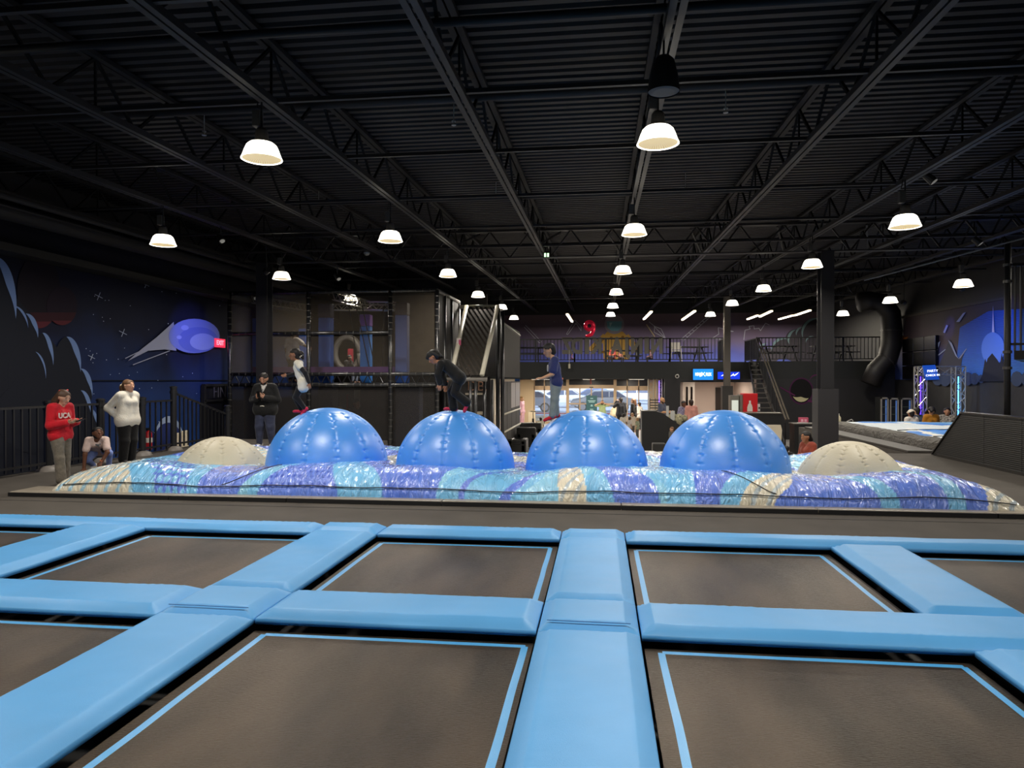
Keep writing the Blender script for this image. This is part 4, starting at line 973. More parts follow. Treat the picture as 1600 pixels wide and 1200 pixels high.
sb((sx1, 23.5, 3.6), (sx1, 29.5, 3.45), .05, mat('tube_grey', '6d6862', .4))
b = MB(); b.box(sx0, sx1, 21.6, 21.65, ZL, cmid); b.build('lower_panel', mat('panel_charcoal', '2a2726', .6), cage)
b = MB()
for y in np.arange(24.0, 29.4, 1.35): b.box(sx1-.01, sx1+.03, y, y+1.3, ZL, 1.55)
b.build('lower_panel', mat('panel_charcoal', '2a2726', .6), cage)
b = MB(); b.box(sx1+.03, sx1+.04, 26.4, 27.7, .55, 1.5); b.box(sx1+.03, sx1+.04, 27.8, 29.2, .55, 1.5); b.build('window_panel', mat('panel_greyed', '9c938d', .4), cage)
for z in (.42, -.2, -.75): sb((sx1+.06, 23.6, z), (sx1+.06, 29.3, z), .035, palem, 'rail')
text('lettering', 'DB.', .42, aY(746, 604, 21.58)-np.array((0, .02, 0)), (1, 0, 0), (0, 0, 1), mat('letter_orange', 'b5876a', .5), cage, bold=-.008)
b = MB(); b.slab([aY(x, y, 21.55) for x, y in ((727, 614), (754, 614), (754, 617), (727, 617))], (0, .02, 0)); b.slab([aY(x, y, 21.55) for x, y in ((745, 643), (754, 643), (754, 648), (745, 648))], (0, .02, 0)); b.build('sill_strip', mat('strip_cream', 'b9ad9a', .5), cage)
p = aY(717, 534, 21.9); b = MB(); b.box(p[0]-.07, p[0]+.07, 21.88, 21.9, p[2]-.11, p[2]+.11); o = b.build('tag', mat('tag_white', 'd6c8c4', .5), cage)
b = MB(); b.box(p[0]+.0, p[0]+.07, 21.87, 21.88, p[2]-.11, p[2]+.06); b.build('tag_stripe', mat('tag_pink', 'c04a72', .5), o)

# ------------------------------------------------------------------ mezzanine railing, letters, balloon, tables
rail = mat('rail_black', '0c0c0e', .4, spec=.5)
def railing(x0, x1, y0, y1, label, zt=1.07):
    t = thing('balcony_railing', label, 'railing', ((x0+x1)/2, (y0+y1)/2, MEZ), 'railings round the mezzanine')
    a = np.array((x0, y0, MEZ), float); c = np.array((x1, y1, MEZ), float); L = np.linalg.norm(c-a)
    b = MB(); b.bar(a+(0, 0, zt), c+(0, 0, zt), .06, .05); b.build('top_rail', rail, t); b = MB(); b.bar(a+(0, 0, .1), c+(0, 0, .1), .04, .04); b.build('bottom_rail', rail, t)
    n = max(2, int(L/.155)); b = MB()
    for k in range(1, n): p = a+(c-a)*k/n; b.bar(p+(0, 0, .1), p+(0, 0, zt), .03)
    b.build('bar_infill', rail, t)
    m = max(1, round(L/1.7))
    for k in range(m+1): p = a+(c-a)*k/m; b = MB(); b.bar(p, p+(0, 0, zt+.02), .07); b.build('post', rail, t)
    return t
railing(-4.9, -1.2, 33.6, 33.6, 'black balcony railing at the left end above the entrance'); railing(-1.2, 3.2, 33.6, 33.6, 'black balcony railing carrying the big cut-out letters'); railing(3.2, 5.85, 33.6, 33.6, 'black balcony railing left of the stair head'); railing(7.15, 12.7, 33.6, 33.6, 'black balcony railing right of the stair head, past the wrapped column')
railing(5.85, 5.85, 33.7, 36.5, 'black balcony railing running back beside the stair opening'); railing(7.15, 7.15, 33.7, 36.5, 'black balcony railing on the right side of the stair opening')
# sign seen from behind: letters face the street
signm = mat('sign_letters_grey', '6e6a62', .7)
x0, x1 = float(aY(879, 540, 33.5)[0]), float(aY(1034, 540, 33.5)[0])
t = thing('cut_out_sign', 'row of big dark cut-out letters, seen reversed, on the balcony railing', 'sign', ((x0+x1)/2, 33.5, MEZ+.6))
b = MB(); zt = aY(950, 528.5, 33.5)[2]; b.bar((x0, 33.48, zt), (x1, 33.48, zt), .05, .04); b.bar((x0, 33.48, zt-.62), (x1, 33.48, zt-.62), .02, .02); b.build('sign_frame', rail, t)
word = 'NINJA KIDZ'; n = len(word); st = (x1-x0)/n
for i, ch in enumerate(reversed(word)):
    if ch == ' ': continue
    o = text('letter', ch, 1.0, (x0+st*(i+.5), 33.47, zt-.38), (1, 0, 0), (0, 0, 1), signm, t, bold=.055, mirror=True, sx=.7 if ch not in 'I' else 1.0)
# red foil balloon
p = aY(921, 514, 36.5)
t = thing('foil_balloon', 'shiny red foil balloon shaped like the number nine', 'balloon', p)
fo = mat('foil_red', 'd2203f', .15, metal=.6, spec=.8, emit=.12)
b = MB(); pts = [p+np.array((.0+.2*math.cos(a), 0, .16+.2*math.sin(a))) for a in np.linspace(-.3, 2*math.pi-.3, 18)]; b.tube(pts, .1, 8)
pts = [p+np.array(q) for q in ((.21, 0, .14), (.2, 0, -.1), (.1, 0, -.28), (-.08, 0, -.37), (-.2, 0, -.34))]; b.tube(pts, [.1, .1, .1, .085, .05], 8); b.build('nine', fo, t, smooth=True)
b = MB(); b.tube([p+(0, 0, -.35), p+(.05, .1, -1.3), (p[0]+.05, p[1]+.2, MEZ)], .004, 4); b.build('ribbon', mat('ribbon_white', 'c9c4c8', .6), t)
tabm = mat('table_black', '121214', .5)
def picnic(x, y, z, rot, label):
    t = thing('picnic_table', label, 'table', (x, y, z), 'tables on the mezzanine')
    c, s = math.cos(rot), math.sin(rot); T = lambda a, b_, h: (x+a*c-b_*s, y+a*s+b_*c, z+h)
    def slabm(n, a0, a1, b0, b1, h, m, th=.05): b = MB(); b.slab([T(a0, b0, h), T(a1, b0, h), T(a1, b1, h), T(a0, b1, h)], (0, 0, th)); b.build(n, m, t)
    slabm('table_top', -.95, .95, -.38, .38, .72, tabm); slabm('bench', -.95, .95, -.85, -.58, .43, tabm, .04); slabm('bench', -.95, .95, .58, .85, .43, tabm, .04)
    for a in (-.65, .65):
        b = MB(); b.bar(T(a, -.25, .72), T(a, -.75, 0), .05); b.bar(T(a, .25, .72), T(a, .75, 0), .05); b.bar(T(a, -.72, .43), T(a, .72, .43), .05); b.build('leg', tabm, t)
picnic(-3.7, 35.2, MEZ, .1, 'black picnic table at the left end of the mezzanine'); picnic(4.2, 35.5, MEZ, .3, 'black picnic table left of the stair head, behind the railing'); picnic(8.4, 35.4, MEZ, .2, 'black picnic table on the mezzanine left of the wrapped column'); picnic(10.9, 35.4, MEZ, .1, 'black picnic table on the mezzanine near the right wall'); picnic(1.3, 39.3, MEZ, 0, 'black picnic table behind the cut-out letters')
hw = mat('chair_white_frame', 'b9b4ac', .4)
p = aY(1056, 578, 34.6); x, y = p[0], 34.6
t = thing('high_chair', 'pale-framed high chair behind the balcony railing', 'chair', (x, y, MEZ))
b = MB(); b.box(x-.2, x+.2, y-.2, y+.2, .5+MEZ, .56+MEZ); b.build('seat', hw, t); b = MB(); b.box(x-.22, x+.22, y-.32, y-.15, .72+MEZ, .75+MEZ); b.build('tray', hw, t)
for i in (-1, 1):
    for j in (-1, 1): b = MB(); b.bar((x+i*.27, y+j*.25, MEZ), (x+i*.2, y+j*.2, MEZ+(.95 if j > 0 else .73)), .03); b.build('leg', hw, t)
b = MB(); b.box(x-.2, x+.2, y+.17, y+.2, MEZ+.6, MEZ+.95); b.build('backrest', hw, t)

# screens under the mezzanine edge
def screen(px0, py0, px1, py1, Y, label, col, emit):
    a, c = aY(px0, py1, Y), aY(px1, py0, Y); t = thing('wall_screen', label, 'screen', ((a[0]+c[0])/2, Y, a[2]))
    b = MB(); b.box(a[0]-.03, c[0]+.03, Y+.02, Y+.1, a[2]-.03, c[2]+.03); b.build('bezel', mat('plastic_black', '111111', .4), t)
    b = MB(); b.box(a[0], c[0], Y, Y+.02, a[2], c[2]); b.build('display', mat('display_'+col, col, .3, emit=emit), t)
    return t, a, c
wht = mat('screen_white', 'f4f8ff', .4, emit=1.6)
t, a, c = screen(1083, 576.5, 1114.5, 593.5, 33.3, 'bright blue wall screen with white lettering, left of the grey column', '1c86ee', 1.0)
mx_, mz = (a[0]+c[0])/2, (a[2]+c[2])/2
text('lettering', 'NINJA', .2, (a[0]+.25, 33.29, mz), (1, 0, 0), (0, 0, 1), wht, t, bold=.006, sx=.58); text('lettering', 'FLEX', .2, (c[0]-.21, 33.29, mz), (1, 0, 0), (0, 0, 1), wht, t, bold=.006, sx=.58)
b = MB(); b.bar((mx_-.09, 33.29, mz-.09), (mx_+.07, 33.29, mz+.1), .025, .01, (0, 1, 0)); b.bar((mx_+.09, 33.29, mz-.09), (mx_-.07, 33.29, mz+.1), .025, .01, (0, 1, 0)); b.build('cross_mark', wht, t)
t, a, c = screen(1121.5, 581, 1156, 592.5, 33.3, 'deep blue wall screen with a white bolt, partly behind the grey column', '1238e0', .9)
b = MB(); S_ = [(.55, .35), (.72, .8), (.73, .55), (.95, .95), (.86, .62), (.74, .42), (.72, .55)]; 
for Sx in (S_, [(.14, .42), (.26, .68), (.3, .7), (.28, .5)], [(.28, .8), (.34, .8), (.34, .45), (.3, .5)]): b.slab([(a[0]+(c[0]-a[0])*u, 33.295, a[2]+(c[2]-a[2])*v) for u, v in Sx], (0, -.006, 0))
b.build('bolt_mark', wht, t)
# round clock or speaker on the fascia
p = aY(1058, 588, 33.475); b = MB(); N = 20; b.tube([p+np.array((.075*math.cos(2*math.pi*i/N), 0, .075*math.sin(2*math.pi*i/N))) for i in range(N+1)], .025, 6); tag(b.build('ring_light', mat('ring_white', 'b5b1aa', .4), at=p, smooth=True), 'small pale ring fixed to the black fascia left of the screens', 'wall fitting')
p = aY(889.5, 572, 33.3); b = MB(); b.tube([p+(0, 0, -.11), p+(0, 0, .1)], .05, 8); b.tube([p+(0, 0, .1), p+(0, 0, .75)], .008, 5); tag(b.build('hanging_sensor', mat('sensor_cream', 'c4bda8', .5), at=p), 'small cream cylinder hung on the mezzanine edge left of the letters', 'sensor')

# stairs up to the mezzanine
st = thing('staircase', 'black open staircase with sloping handrails up to the mezzanine', 'stairs', (6.5, 31, ZL))
N = 18; ya, yb = 28.0, 33.45
for k in range(N):
    u = k/N; y = ya+(yb-ya)*u; z = ZL+(MEZ-ZL)*(k+1)/N; xl = 6.15+.6*u; xr = 6.92+.1*u
    b = MB(); b.box(xl, xr, y, y+.33, z-.04, z); o = b.build('tread', mat('tread_black', '1b1a1b', .6), st)
    b = MB(); b.box(xl, xr, y-.012, y, z-.04, z+.002); b.build('nosing', mat('nosing_grey', '55514c', .5), o)
b = MB(); b.bar((6.13, ya-.1, ZL+.05), (6.74, yb, MEZ-.1), .05, .22); b.build('stringer', blackm, st)
b = MB(); b.bar((6.95, ya-.1, ZL+.05), (7.05, yb, MEZ), .05, .26); b.build('stringer', blackm, st)
for dx in (0, .11):
    b = MB(); b.bar((6.95+dx, ya-.1, ZL+1.2), (7.05+dx, yb, MEZ+1.02), .05, .05); b.build('handrail', mat('handrail_steel', '7d766a', .25, metal=.6), st)
for k in range(8):
    u = k/7; b = MB(); y = ya+(yb-ya)*u; z = ZL+(MEZ-ZL)*u; b.bar((6.95+.1*u, y, z), (6.95+.1*u, y, z+1.1), .04); b.build('baluster', blackm, st)

# ------------------------------------------------------------------ lobby furniture
cb = mat('counter_black', '141314', .45); topm = mat('counter_top', '4a443f', .4)
def counter(x0, x1, y0, y1, z, label, top=topm):
    t = thing('counter_unit', label, 'counter', ((x0+x1)/2, (y0+y1)/2, ZL)); b = MB(); b.box(x0, x1, y0, y1, ZL, z-.04); b.build('body', cb, t)
    b = MB(); b.box(x0-.03, x1+.03, y0-.04, y1+.02, z-.04, z); b.build('worktop', top, t); return t
q = aY(1003, 643, 27.5); q2 = aY(1062, 643, 27.5); zq = q[2]
t = thing('desk_screen', 'tall black desk end with a sloping top between the balls', 'desk', ((q[0]+q2[0])/2, 27.6, ZL))
b = MB(); b.slab([(q[0], 27.5, ZL), (q2[0], 27.5, ZL), (q2[0], 27.5, zq-.5), (q[0]+.78, 27.5, zq-.06), (q[0]+.55, 27.5, zq), (q[0], 27.5, zq)], (0, .9, 0)); b.build('panel', cb, t)
b = MB(); b.box(q[0]-.02, q[0]+.56, 27.48, 28.42, zq, zq+.03); b.build('cap', topm, t)
p = aY(1175, 645, 27.0); p2 = aY(1222, 645, 27.0); counter(aY(1118, 645, 27.0)[0], p2[0], 27.0, 27.7, p[2], 'long black service counter behind the rightmost ball')
p = aY(1238, 661, 27.2); p2 = aY(1277, 661, 27.2); counter(p[0], p2[0]+.4, 26.9, 27.6, p[2], 'black counter below the stairs holding a pink box')
p3 = aY(1310, 661, 26.6); p4 = aY(1405, 661, 26.6); counter(p3[0], p4[0], 26.6, 27.4, p3[2], 'black counter right of the wrapped column holding a soap bottle')
# pink box, papers, soap bottle, kettle-like jug
o = aY(1256, 660, 27.25); o[2] = p[2]; b = MB(); b.box(o[0]-.16, o[0]+.16, 27.25, 27.4, o[2], o[2]+.2); t = b.build('snack_box', mat('box_pink', 'c2506a', .5), at=o); tag(t, 'pink snack box on the counter below the stairs', 'box')
b = MB(); b.box(o[0]-.1, o[0]-.02, 27.24, 27.25, o[2]+.05, o[2]+.14); b.box(o[0]+.02, o[0]+.1, 27.24, 27.25, o[2]+.05, o[2]+.14); b.build('label', mat('label_pale_pink', 'e0a6b4', .5), t)
b = MB(); b.box(o[0]-.25, o[0]+.1, 27.05, 27.2, o[2], o[2]+.03); tag(b.build('paper_stack', mat('paper_white', 'c9c8c4', .7), at=o+(0, -.1, 0)), 'white papers lying in front of the pink snack box', 'papers')
o = aY(1311, 661, 26.9)
t = thing('soap_bottle', 'cream pump bottle on the counter right of the wrapped column', 'bottle', o); b = MB(); b.lathe([(0, 0), (.06, 0), (.065, .03), (.065, .2), (.03, .25), (.02, .27)], o, 12); b.build('bottle', mat('bottle_cream', 'cfc6a4', .4), t, smooth=True)
b = MB(); b.tube([o+(0, 0, .27), o+(0, 0, .33)], .014, 6); b.bar(o+(.01, 0, .33), o+(-.06, 0, .33), .02); b.build('pump', mat('bottle_white', 'd8d4c8', .4), t)
o = aY(1327, 661, 26.9); b = MB(); b.tube([o+(-.14, 0, .01), o+(-.02, 0, .09), o+(.08, 0, .13), o+(.12, 0, .1), o+(.12, 0, .01)], .016, 6); tag(b.build('desk_hose', mat('hose_pale', 'b5b0a8', .4), at=o, smooth=True), 'curled pale hose on the counter beside the soap bottle', 'hose')
# red drinks fridge with a white bottle picture
a, c = aY(1161.5, 643, 28.8), aY(1184, 615, 28.8)
t = thing('drinks_fridge', 'bright red drinks fridge with a white bottle picture', 'fridge', ((a[0]+c[0])/2, 29.1, ZL))
b = MB(); b.box(a[0], c[0], 28.8, 29.5, ZL, c[2]); b.build('cabinet', mat('fridge_red', 'c4151c', .4), t, bevel=.02)
bx = a[0]+.36*(c[0]-a[0])+.05; b = MB(); b.slab([(bx+dx, 28.79, a[2]+dz) for dx, dz in ((-.1, 0), (.1, 0), (.1, .16), (.07, .27), (.035, .32), (.035, .43), (-.035, .43), (-.035, .32), (-.07, .27), (-.1, .16))], (0, -.005, 0)); b.build('bottle_picture', mat('print_white', 'd9d2c8', .5), t)
b = MB(); b.box(a[0]-.1, a[0]-.005, 28.9, 29.5, ZL, c[2]-.05); b.build('door', mat('fridge_door_steel', '8f8a80', .3, metal=.5), t)
a2 = aY(1140, 640, 29.0); 
t = thing('drinks_cooler', 'lit glass-door drinks cooler left of the red fridge', 'cooler', (a2[0]+.36, 29.2, ZL)); b = MB(); b.box(a2[0]+.04, a2[0]+.37, 29.0, 29.5, ZL, aY(1150, 618, 29.0)[2]); b.build('cabinet', mat('cooler_grey', '6e6a62', .4), t); b = MB(); b.box(a2[0]+.08, a2[0]+.33, 28.98, 29, -.7, .8); b.build('door', mat('cooler_lit', 'cfd6cc', .3, emit=.5), t)
t = thing('payment_terminal', 'small white device fixed right of the red fridge', 'terminal', (c[0]+.06, 28.8, a[2])); b = MB(); b.box(c[0]+.001, c[0]+.09, 28.8, 28.9, a[2]+.02, a[2]+.3); b.build('case', mat('paper_white', 'c9c8c4', .7), t); b = MB(); b.box(c[0]+.03, c[0]+.08, 28.79, 28.8, a[2]+.1, a[2]+.18); b.build('display', mat('plastic_black', '111111', .4), t)
# cream board behind the right ball, bench box
o = aY(1208, 690, 22.5); b = MB(); b.slab([aY(x, y, 22.5) for x, y in ((1197, 664), (1220, 664), (1222, 672), (1220, 700), (1197, 700))], (0, .06, 0)); tag(b.build('cream_board', crm, at=o), 'cream board standing behind the rightmost blue ball', 'board')
# black sofas at the left of the lobby
sofm = mat('sofa_black', '1c1a19', .4, spec=.5)
def sofa(px, Y, w, label, bz=.0):
    x = float(aY(px, 680, Y)[0]); t = thing('lounge_sofa', label, 'sofa', (x, Y, ZL), 'black sofas in the lobby')
    b = MB(); b.box(x-w/2, x+w/2, Y, Y+.8, ZL+.08, ZL+.45); b.build('seat', sofm, t, bevel=.04)
    b = MB(); b.box(x-w/2, x+w/2, Y, Y+.22, ZL+.4, ZL+.85+bz); b.build('backrest', sofm, t, bevel=.05)
    for s in (-1, 1): b = MB(); b.box(x+s*(w/2-.09)-.1, x+s*(w/2-.09)+.1, Y, Y+.8, ZL+.05, ZL+.62); b.build('armrest', sofm, t, bevel=.04)
sofa(822, 27.5, .75, 'large black sofa between the balls left of the entrance'); sofa(824, 30.6, 1.2, 'black sofa further back with a person lying on it'); sofa(807, 24.8, .66, 'low black sofa end just behind the air bag', -.25)
b = MB(); x = aY(1029, 700, 25)[0]; b.box(x-.2, x+.25, 25, 25.5, ZL, ZL+.5); t = tag(b.build('foot_stool', sofm, at=(x, 25.2, ZL), bevel=.03), 'black cube stool before the tall desk end', 'stool')
# stanchion and bin near entrance
p = aY(833, 690, 35); t = thing('sign_stand', 'thin black floor sign stand left of the navy-shirted boy', 'stand', (p[0], 35, ZL)); b = MB(); b.lathe([(0, .02), (.16, .015), (.17, 0)], (p[0], 35, ZL), 16); b.build('base', rail, t)
b = MB(); b.tube([(p[0], 35, ZL), (p[0], 35, aY(833, 644, 35)[2])], .02, 6); b.build('pole', rail, t); b = MB(); z = aY(833, 643, 35)[2]; b.box(p[0]-.13, p[0]+.13, 34.98, 35.02, z-.02, z+.02); b.box(p[0]-.05, p[0]+.05, 34.98, 35.02, z-.55, z-.35); b.build('crossbar', rail, t)
p = aY(830, 660, 38); b = MB(); b.box(p[0]-.18, p[0]+.2, 38, 38.4, ZL, aY(830, 643, 38)[2]); t = b.build('litter_bin', mat('bin_cream', 'b3a58c', .5), at=(p[0], 38, ZL), bevel=.03); tag(t, 'square cream litter bin beside the storefront', 'bin')
b = MB(); zb = aY(830, 643, 38)[2]; b.box(p[0]-.2, p[0]+.22, 37.98, 38.42, zb, zb+.03); b.build('lid', mat('bin_lid_tan', '8f836c', .5), t)
# teal poster on the door glass, exit stand above door
a, c = aY(916, 643, YB-.6), aY(933, 618, YB-.6)
t = thing('door_poster', 'dark teal notice board standing in the entrance', 'notice board', ((a[0]+c[0])/2, YB-.6, ZL)); b = MB(); b.box(a[0], c[0], YB-.6, YB-.56, ZL+.02, c[2]); b.build('panel', mat('poster_teal', '16494d', .5), t)
b = MB(); cxm = (a[0]+c[0])/2
for k, (w_, z_) in enumerate(((.16, .16), (.46, .3), (.36, .38), (.1, .56), (.14, .62), (.2, .82), (.3, .9))): b.box(cxm-w_/2, cxm+w_/2, YB-.606, YB-.6, c[2]-z_-.035, c[2]-z_)
b.build('print', mat('print_pale_teal', '9fc2c0', .5), t)
b = MB(); b.box(a[0]-.1, c[0]+.1, YB-.75, YB-.4, ZL, ZL+.03); b.build('foot', rail, t)
p = aY(923, 592, 33.8)
b = MB(); b.tube([p, p+(0, 0, -.25)], .04, 8); b.lathe([(.0, .03), (.12, .02), (.12, 0)], p+(0, 0, -.02), 12); tag(b.build('ceiling_beacon', mat('beacon_red', '9b4a44', .5), at=p), 'small red topped beacon hanging in the entrance opening', 'beacon')
# white entrance trusses with violet light
for px, m_, lb in ((1017, silv, 'silver lighting truss standing inside the entrance, left of the pair'), (1030, silv, 'violet-lit lighting truss standing inside the entrance, right of the pair')):
    p = aY(px, 640, 40); t = thing('lighting_truss', lb, 'truss', (p[0], 40, ZL), 'trusses inside the entrance'); boxtruss('truss_column', (p[0], 40, ZL), (p[0], 40, SOF), .3, m_, t)
# shelving rack by the bald man
p = aY(1024, 640, 38.5); t = thing('display_rack', 'small black display rack beside the bald man', 'rack', (p[0], 38.5, ZL)); b = MB()
for s in (-.28, 0, .28): b.box(p[0]+s-.015, p[0]+s+.015, 38.5, 38.53, ZL, .62)
b.build('frame', rail, t); b = MB()
for z in np.arange(-.9, .6, .14): b.box(p[0]-.28, p[0]+.28, 38.47, 38.55, z, z+.05)
b.build('shelf', rail, t)
# decorated table with patterned cloth, monitor
p = aY(1066, 655, 30.6); t = thing('gift_table', 'patterned cloth covered table beside the person in pink', 'table', (p[0], 30.6, ZL)); b = MB(); zt = aY(1066, 648, 30.6)[2]
for i in range(9): b.ell((p[0]+random.uniform(-.5, .4), 30.5+random.uniform(-.2, .2), zt-.1-random.uniform(0, .15)), random.uniform(.12, .2), 10, 7)
b.build('cloth_pile', mat('cloth_camo', '8f8a70', .8, vary=.6, vscale=9), t, smooth=True); b = MB(); b.box(p[0]-.6, p[0]+.5, 30.2, 30.9, zt-.3, zt-.25); b.build('table_top', cb, t)
for i in (-.5, .4):
    for j in (30.25, 30.85): b = MB(); b.bar((p[0]+i, j, ZL), (p[0]+i, j, zt-.3), .04); b.build('leg', cb, t)
for px, py, w_, h_, lb in ((1051, 646, .16, .2, 'small white card stand on the desk before the bald man'), (1043, 637, .1, .14, 'small pale device on the desk beside the bald man')):
    p = aY(px, py, 28.1); b = MB(); b.box(p[0]-w_/2, p[0]+w_/2, 28.1, 28.14, zq-.36 if px > 1045 else zq-.22, p[2]+h_/2); o = b.build('card_stand', mat('paper_white', 'c9c8c4', .7), at=p); tag(o, lb, 'card stand')
# ------------------------------------------------------------------ right side: low black wall, second air bag, gantry, coolers, video wall
wm = bpy.data.materials.new('wall_black_brick'); wm.use_nodes = True; nt = wm.node_tree; pb = nt.nodes['Principled BSDF']; pb.inputs['Roughness'].default_value = .6; pb.inputs['Base Color'].default_value = lin('1b1917')
tc = nt.nodes.new('ShaderNodeTexCoord'); wv = nt.nodes.new('ShaderNodeTexWave'); wv.bands_direction = 'Z'; wv.inputs['Scale'].default_value = 9; bp = nt.nodes.new('ShaderNodeBump'); bp.inputs['Strength'].default_value = .4; bp.inputs['Distance'].default_value = .01
nt.links.new(tc.outputs['Object'], wv.inputs['Vector']); nt.links.new(wv.outputs['Fac'], bp.inputs['Height']); nt.links.new(bp.outputs['Normal'], pb.inputs['Normal'])
WX = 7.08
t = thing('barrier_wall', 'low black ribbed barrier wall with a sloping end at the right', 'barrier', (WX, 12, 0))
b = MB(); b.slab([(WX, 6, .001), (WX, 16.25, .001), (WX, 15.05, .95), (WX, 6, .95)], (.16, 0, 0)); b.build('panel', wm, t)
b = MB(); b.bar((WX+.08, 6, .965), (WX+.08, 15.02, .965), .2, .03); b.bar((WX+.08, 15.05, .96), (WX+.08, 16.28, .02), .2, .03); b.build('cap', mat('cap_black', '282523', .4), t)
b = MB(); 
for y in (8.5, 11.5, 13.0, 14.2): b.box(WX-.004, WX, y, y+.012, .02, .94)
b.build('joint', mat('joint_grey', '2f2c2a', .6), t); b = MB(); b.box(WX-.03, WX, 6, 16.0, .001, .05); b.build('skirting', mat('cap_black', '282523', .4), t)
b = MB(); b.box(6.72, 7.28, 16.6, 24.6, .001, .06); o = b.build('gym_mat', mat('gym_mat_dusky', '3f3b37', .5), at=(7.2, 20, 0), bevel=.01); tag(o, 'long dark mat beside the second air bag', 'mat')
def bag2z(x, y):
    e = min((x-7.3)/.22, (12.6-x)/.4, (y-15.9)/.5, (24.0-y)/.5); return .06+.24*math.sqrt(max(0, 1-(1-min(1, max(0, e)))**2))+.02*noise.noise(Vector((x*1.2, y*1.2, 3)))
V = []; Cc = []; nx, ny = 120, 160
for j in range(ny+1):
    for i in range(nx+1):
        x, y = 7.3+5.3*i/nx, 15.9+8.1*j/ny; V.append((x, y, bag2z(x, y)+.02*noise.noise(Vector((x*3+y*4, y, 5)))*(i not in (0, nx))))
        n = noise.noise(Vector((x*.9, y*.55, 7)))+.45*noise.noise(Vector((x*2.3, y*1.4, 2)))
        k = (x-7.3)/5.3-.2+.22*math.sin(y*1.1)+.35*n
        c = (.62, .68, .72) if k < .0 else ((.80, .78, .72) if k < .06 else (lin('3f84d6')[:3] if n > -.22 else lin('7fb0e0')[:3]))
        if (x-7.3) < .3: c = lin('3c3731')[:3]
        Cc.append(tuple(c)+(1,))
b = MB(); b.add(V, [(j*(nx+1)+i, j*(nx+1)+i+1, (j+1)*(nx+1)+i+1, (j+1)*(nx+1)+i) for j in range(ny) for i in range(nx)])
b2 = b.build('air_bag', bagm.copy(), smooth=True, at=(10, 20, .06)); ca = b2.data.color_attributes.new('print', 'FLOAT_COLOR', 'POINT'); ca.data.foreach_set('color', np.array(Cc, np.float32).ravel())
pbm = b2.data.materials[0].node_tree.nodes['Principled BSDF']; pbm.inputs['Roughness'].default_value = .5; pbm.inputs['Coat Weight'].default_value = 0; pbm.inputs['Specular IOR Level'].default_value = .25
tag(b2, 'second air bag with sky print and grey sides beyond the barrier wall', 'air bag')
b = MB(); 
for y0, y1 in ((17.4, 18.1), (19.4, 20.3)): b.tube([(7.6+2.2*t_, y0+(y1-y0)*t_, bag2z(7.6+2.2*t_, y0+(y1-y0)*t_)+.01) for t_ in np.linspace(0, 1, 14)], .012, 5)
b.build('seam', mat('seam_black_cord', '15161c', .6), b2)
# check-in gantry
GY = 26.9
ga, gb = aY(1438.5, 580, GY), aY(1497.5, 580, GY); gz = aY(1470, 573, GY)[2]
t = thing('truss_gantry', 'silver truss gantry lit blue and violet with a check-in sign', 'gantry', ((ga[0]+gb[0])/2, GY, ZL))
boxtruss('truss_column', (ga[0], GY, ZL), (ga[0], GY, gz), .3, silv, t, .026, .34); boxtruss('truss_column', (gb[0], GY, ZL), (gb[0], GY, gz), .32, silv, t, .026, .34); boxtruss('truss_beam', (ga[0]-.15, GY, gz-.15), (gb[0]+.15, GY, gz-.15), .3, silv, t, .026, .34)
q = [aY(x, y, GY-.3) for x, y in ((1442, 571), (1461, 570), (1468, 593), (1447, 594))]
t = thing('check_in_screen', 'tilted blue check-in screen hung on the truss gantry', 'screen', q[0]); b = MB(); b.slab(q, (0, .06, 0)); b.build('display', mat('display_checkin', '1c50b8', .4, emit=.35), t)
xa = q[1]-q[0]; xa /= np.linalg.norm(xa); ya_ = q[0]-q[3]; ya_ -= xa*(ya_@xa); ya_ /= np.linalg.norm(ya_); cc = (q[0]+q[1]+q[2]+q[3])/4+np.array((0, -.02, 0))
text('lettering', 'PARTY', .12, cc+ya_*.05+xa*.05, xa, ya_, wht, t); text('lettering', 'CHECK IN', .1, cc-ya_*.1+xa*.05, xa, ya_, wht, t)
for px0, px1, pt, lb in ((1376, 1388.5, 621, 'tall glass-door drinks cooler, leftmost of three by the right wall'), (1390.5, 1404.5, 622, 'tall glass-door drinks cooler, middle of three by the right wall'), (1407.5, 1425.5, 622, 'tall glass-door drinks cooler, rightmost of three by the right wall')):
    Y = 30.5; a, c = aY(px0, 640, Y), aY(px1, pt, Y); t = thing('drinks_cooler', lb, 'cooler', ((a[0]+c[0])/2, Y+.3, ZL), 'glass-door coolers by the right wall')
    b = MB(); b.box(a[0], c[0], Y+.02, Y+.6, ZL, c[2]); b.build('cabinet', mat('cooler_dark', '191a1a', .4), t)
    b = MB(); w_ = .05
    b.box(a[0], a[0]+w_, Y-.02, Y+.02, ZL+.1, c[2]); b.box(c[0]-w_, c[0], Y-.02, Y+.02, ZL+.1, c[2]); b.box(a[0], c[0], Y-.02, Y+.02, c[2]-.06, c[2]); b.build('door_frame', mat('cooler_frame', 'a39c90', .35, metal=.3), t)
    b = MB()
    for z in (-.5, -.15, .2, .5): b.box(a[0]+.07, c[0]-.07, Y+.0, Y+.02, z, z+.02)
    b.build('shelf', mat('shelf_greenish', '5a6658', .5), t)
    b = MB(); b.box(c[0]-.12, c[0]-.07, Y-.0, Y+.02, ZL+.2, c[2]-.1); b.build('light_strip', mat('cooler_blue_strip', '5578b8', .4, emit=.3), t)
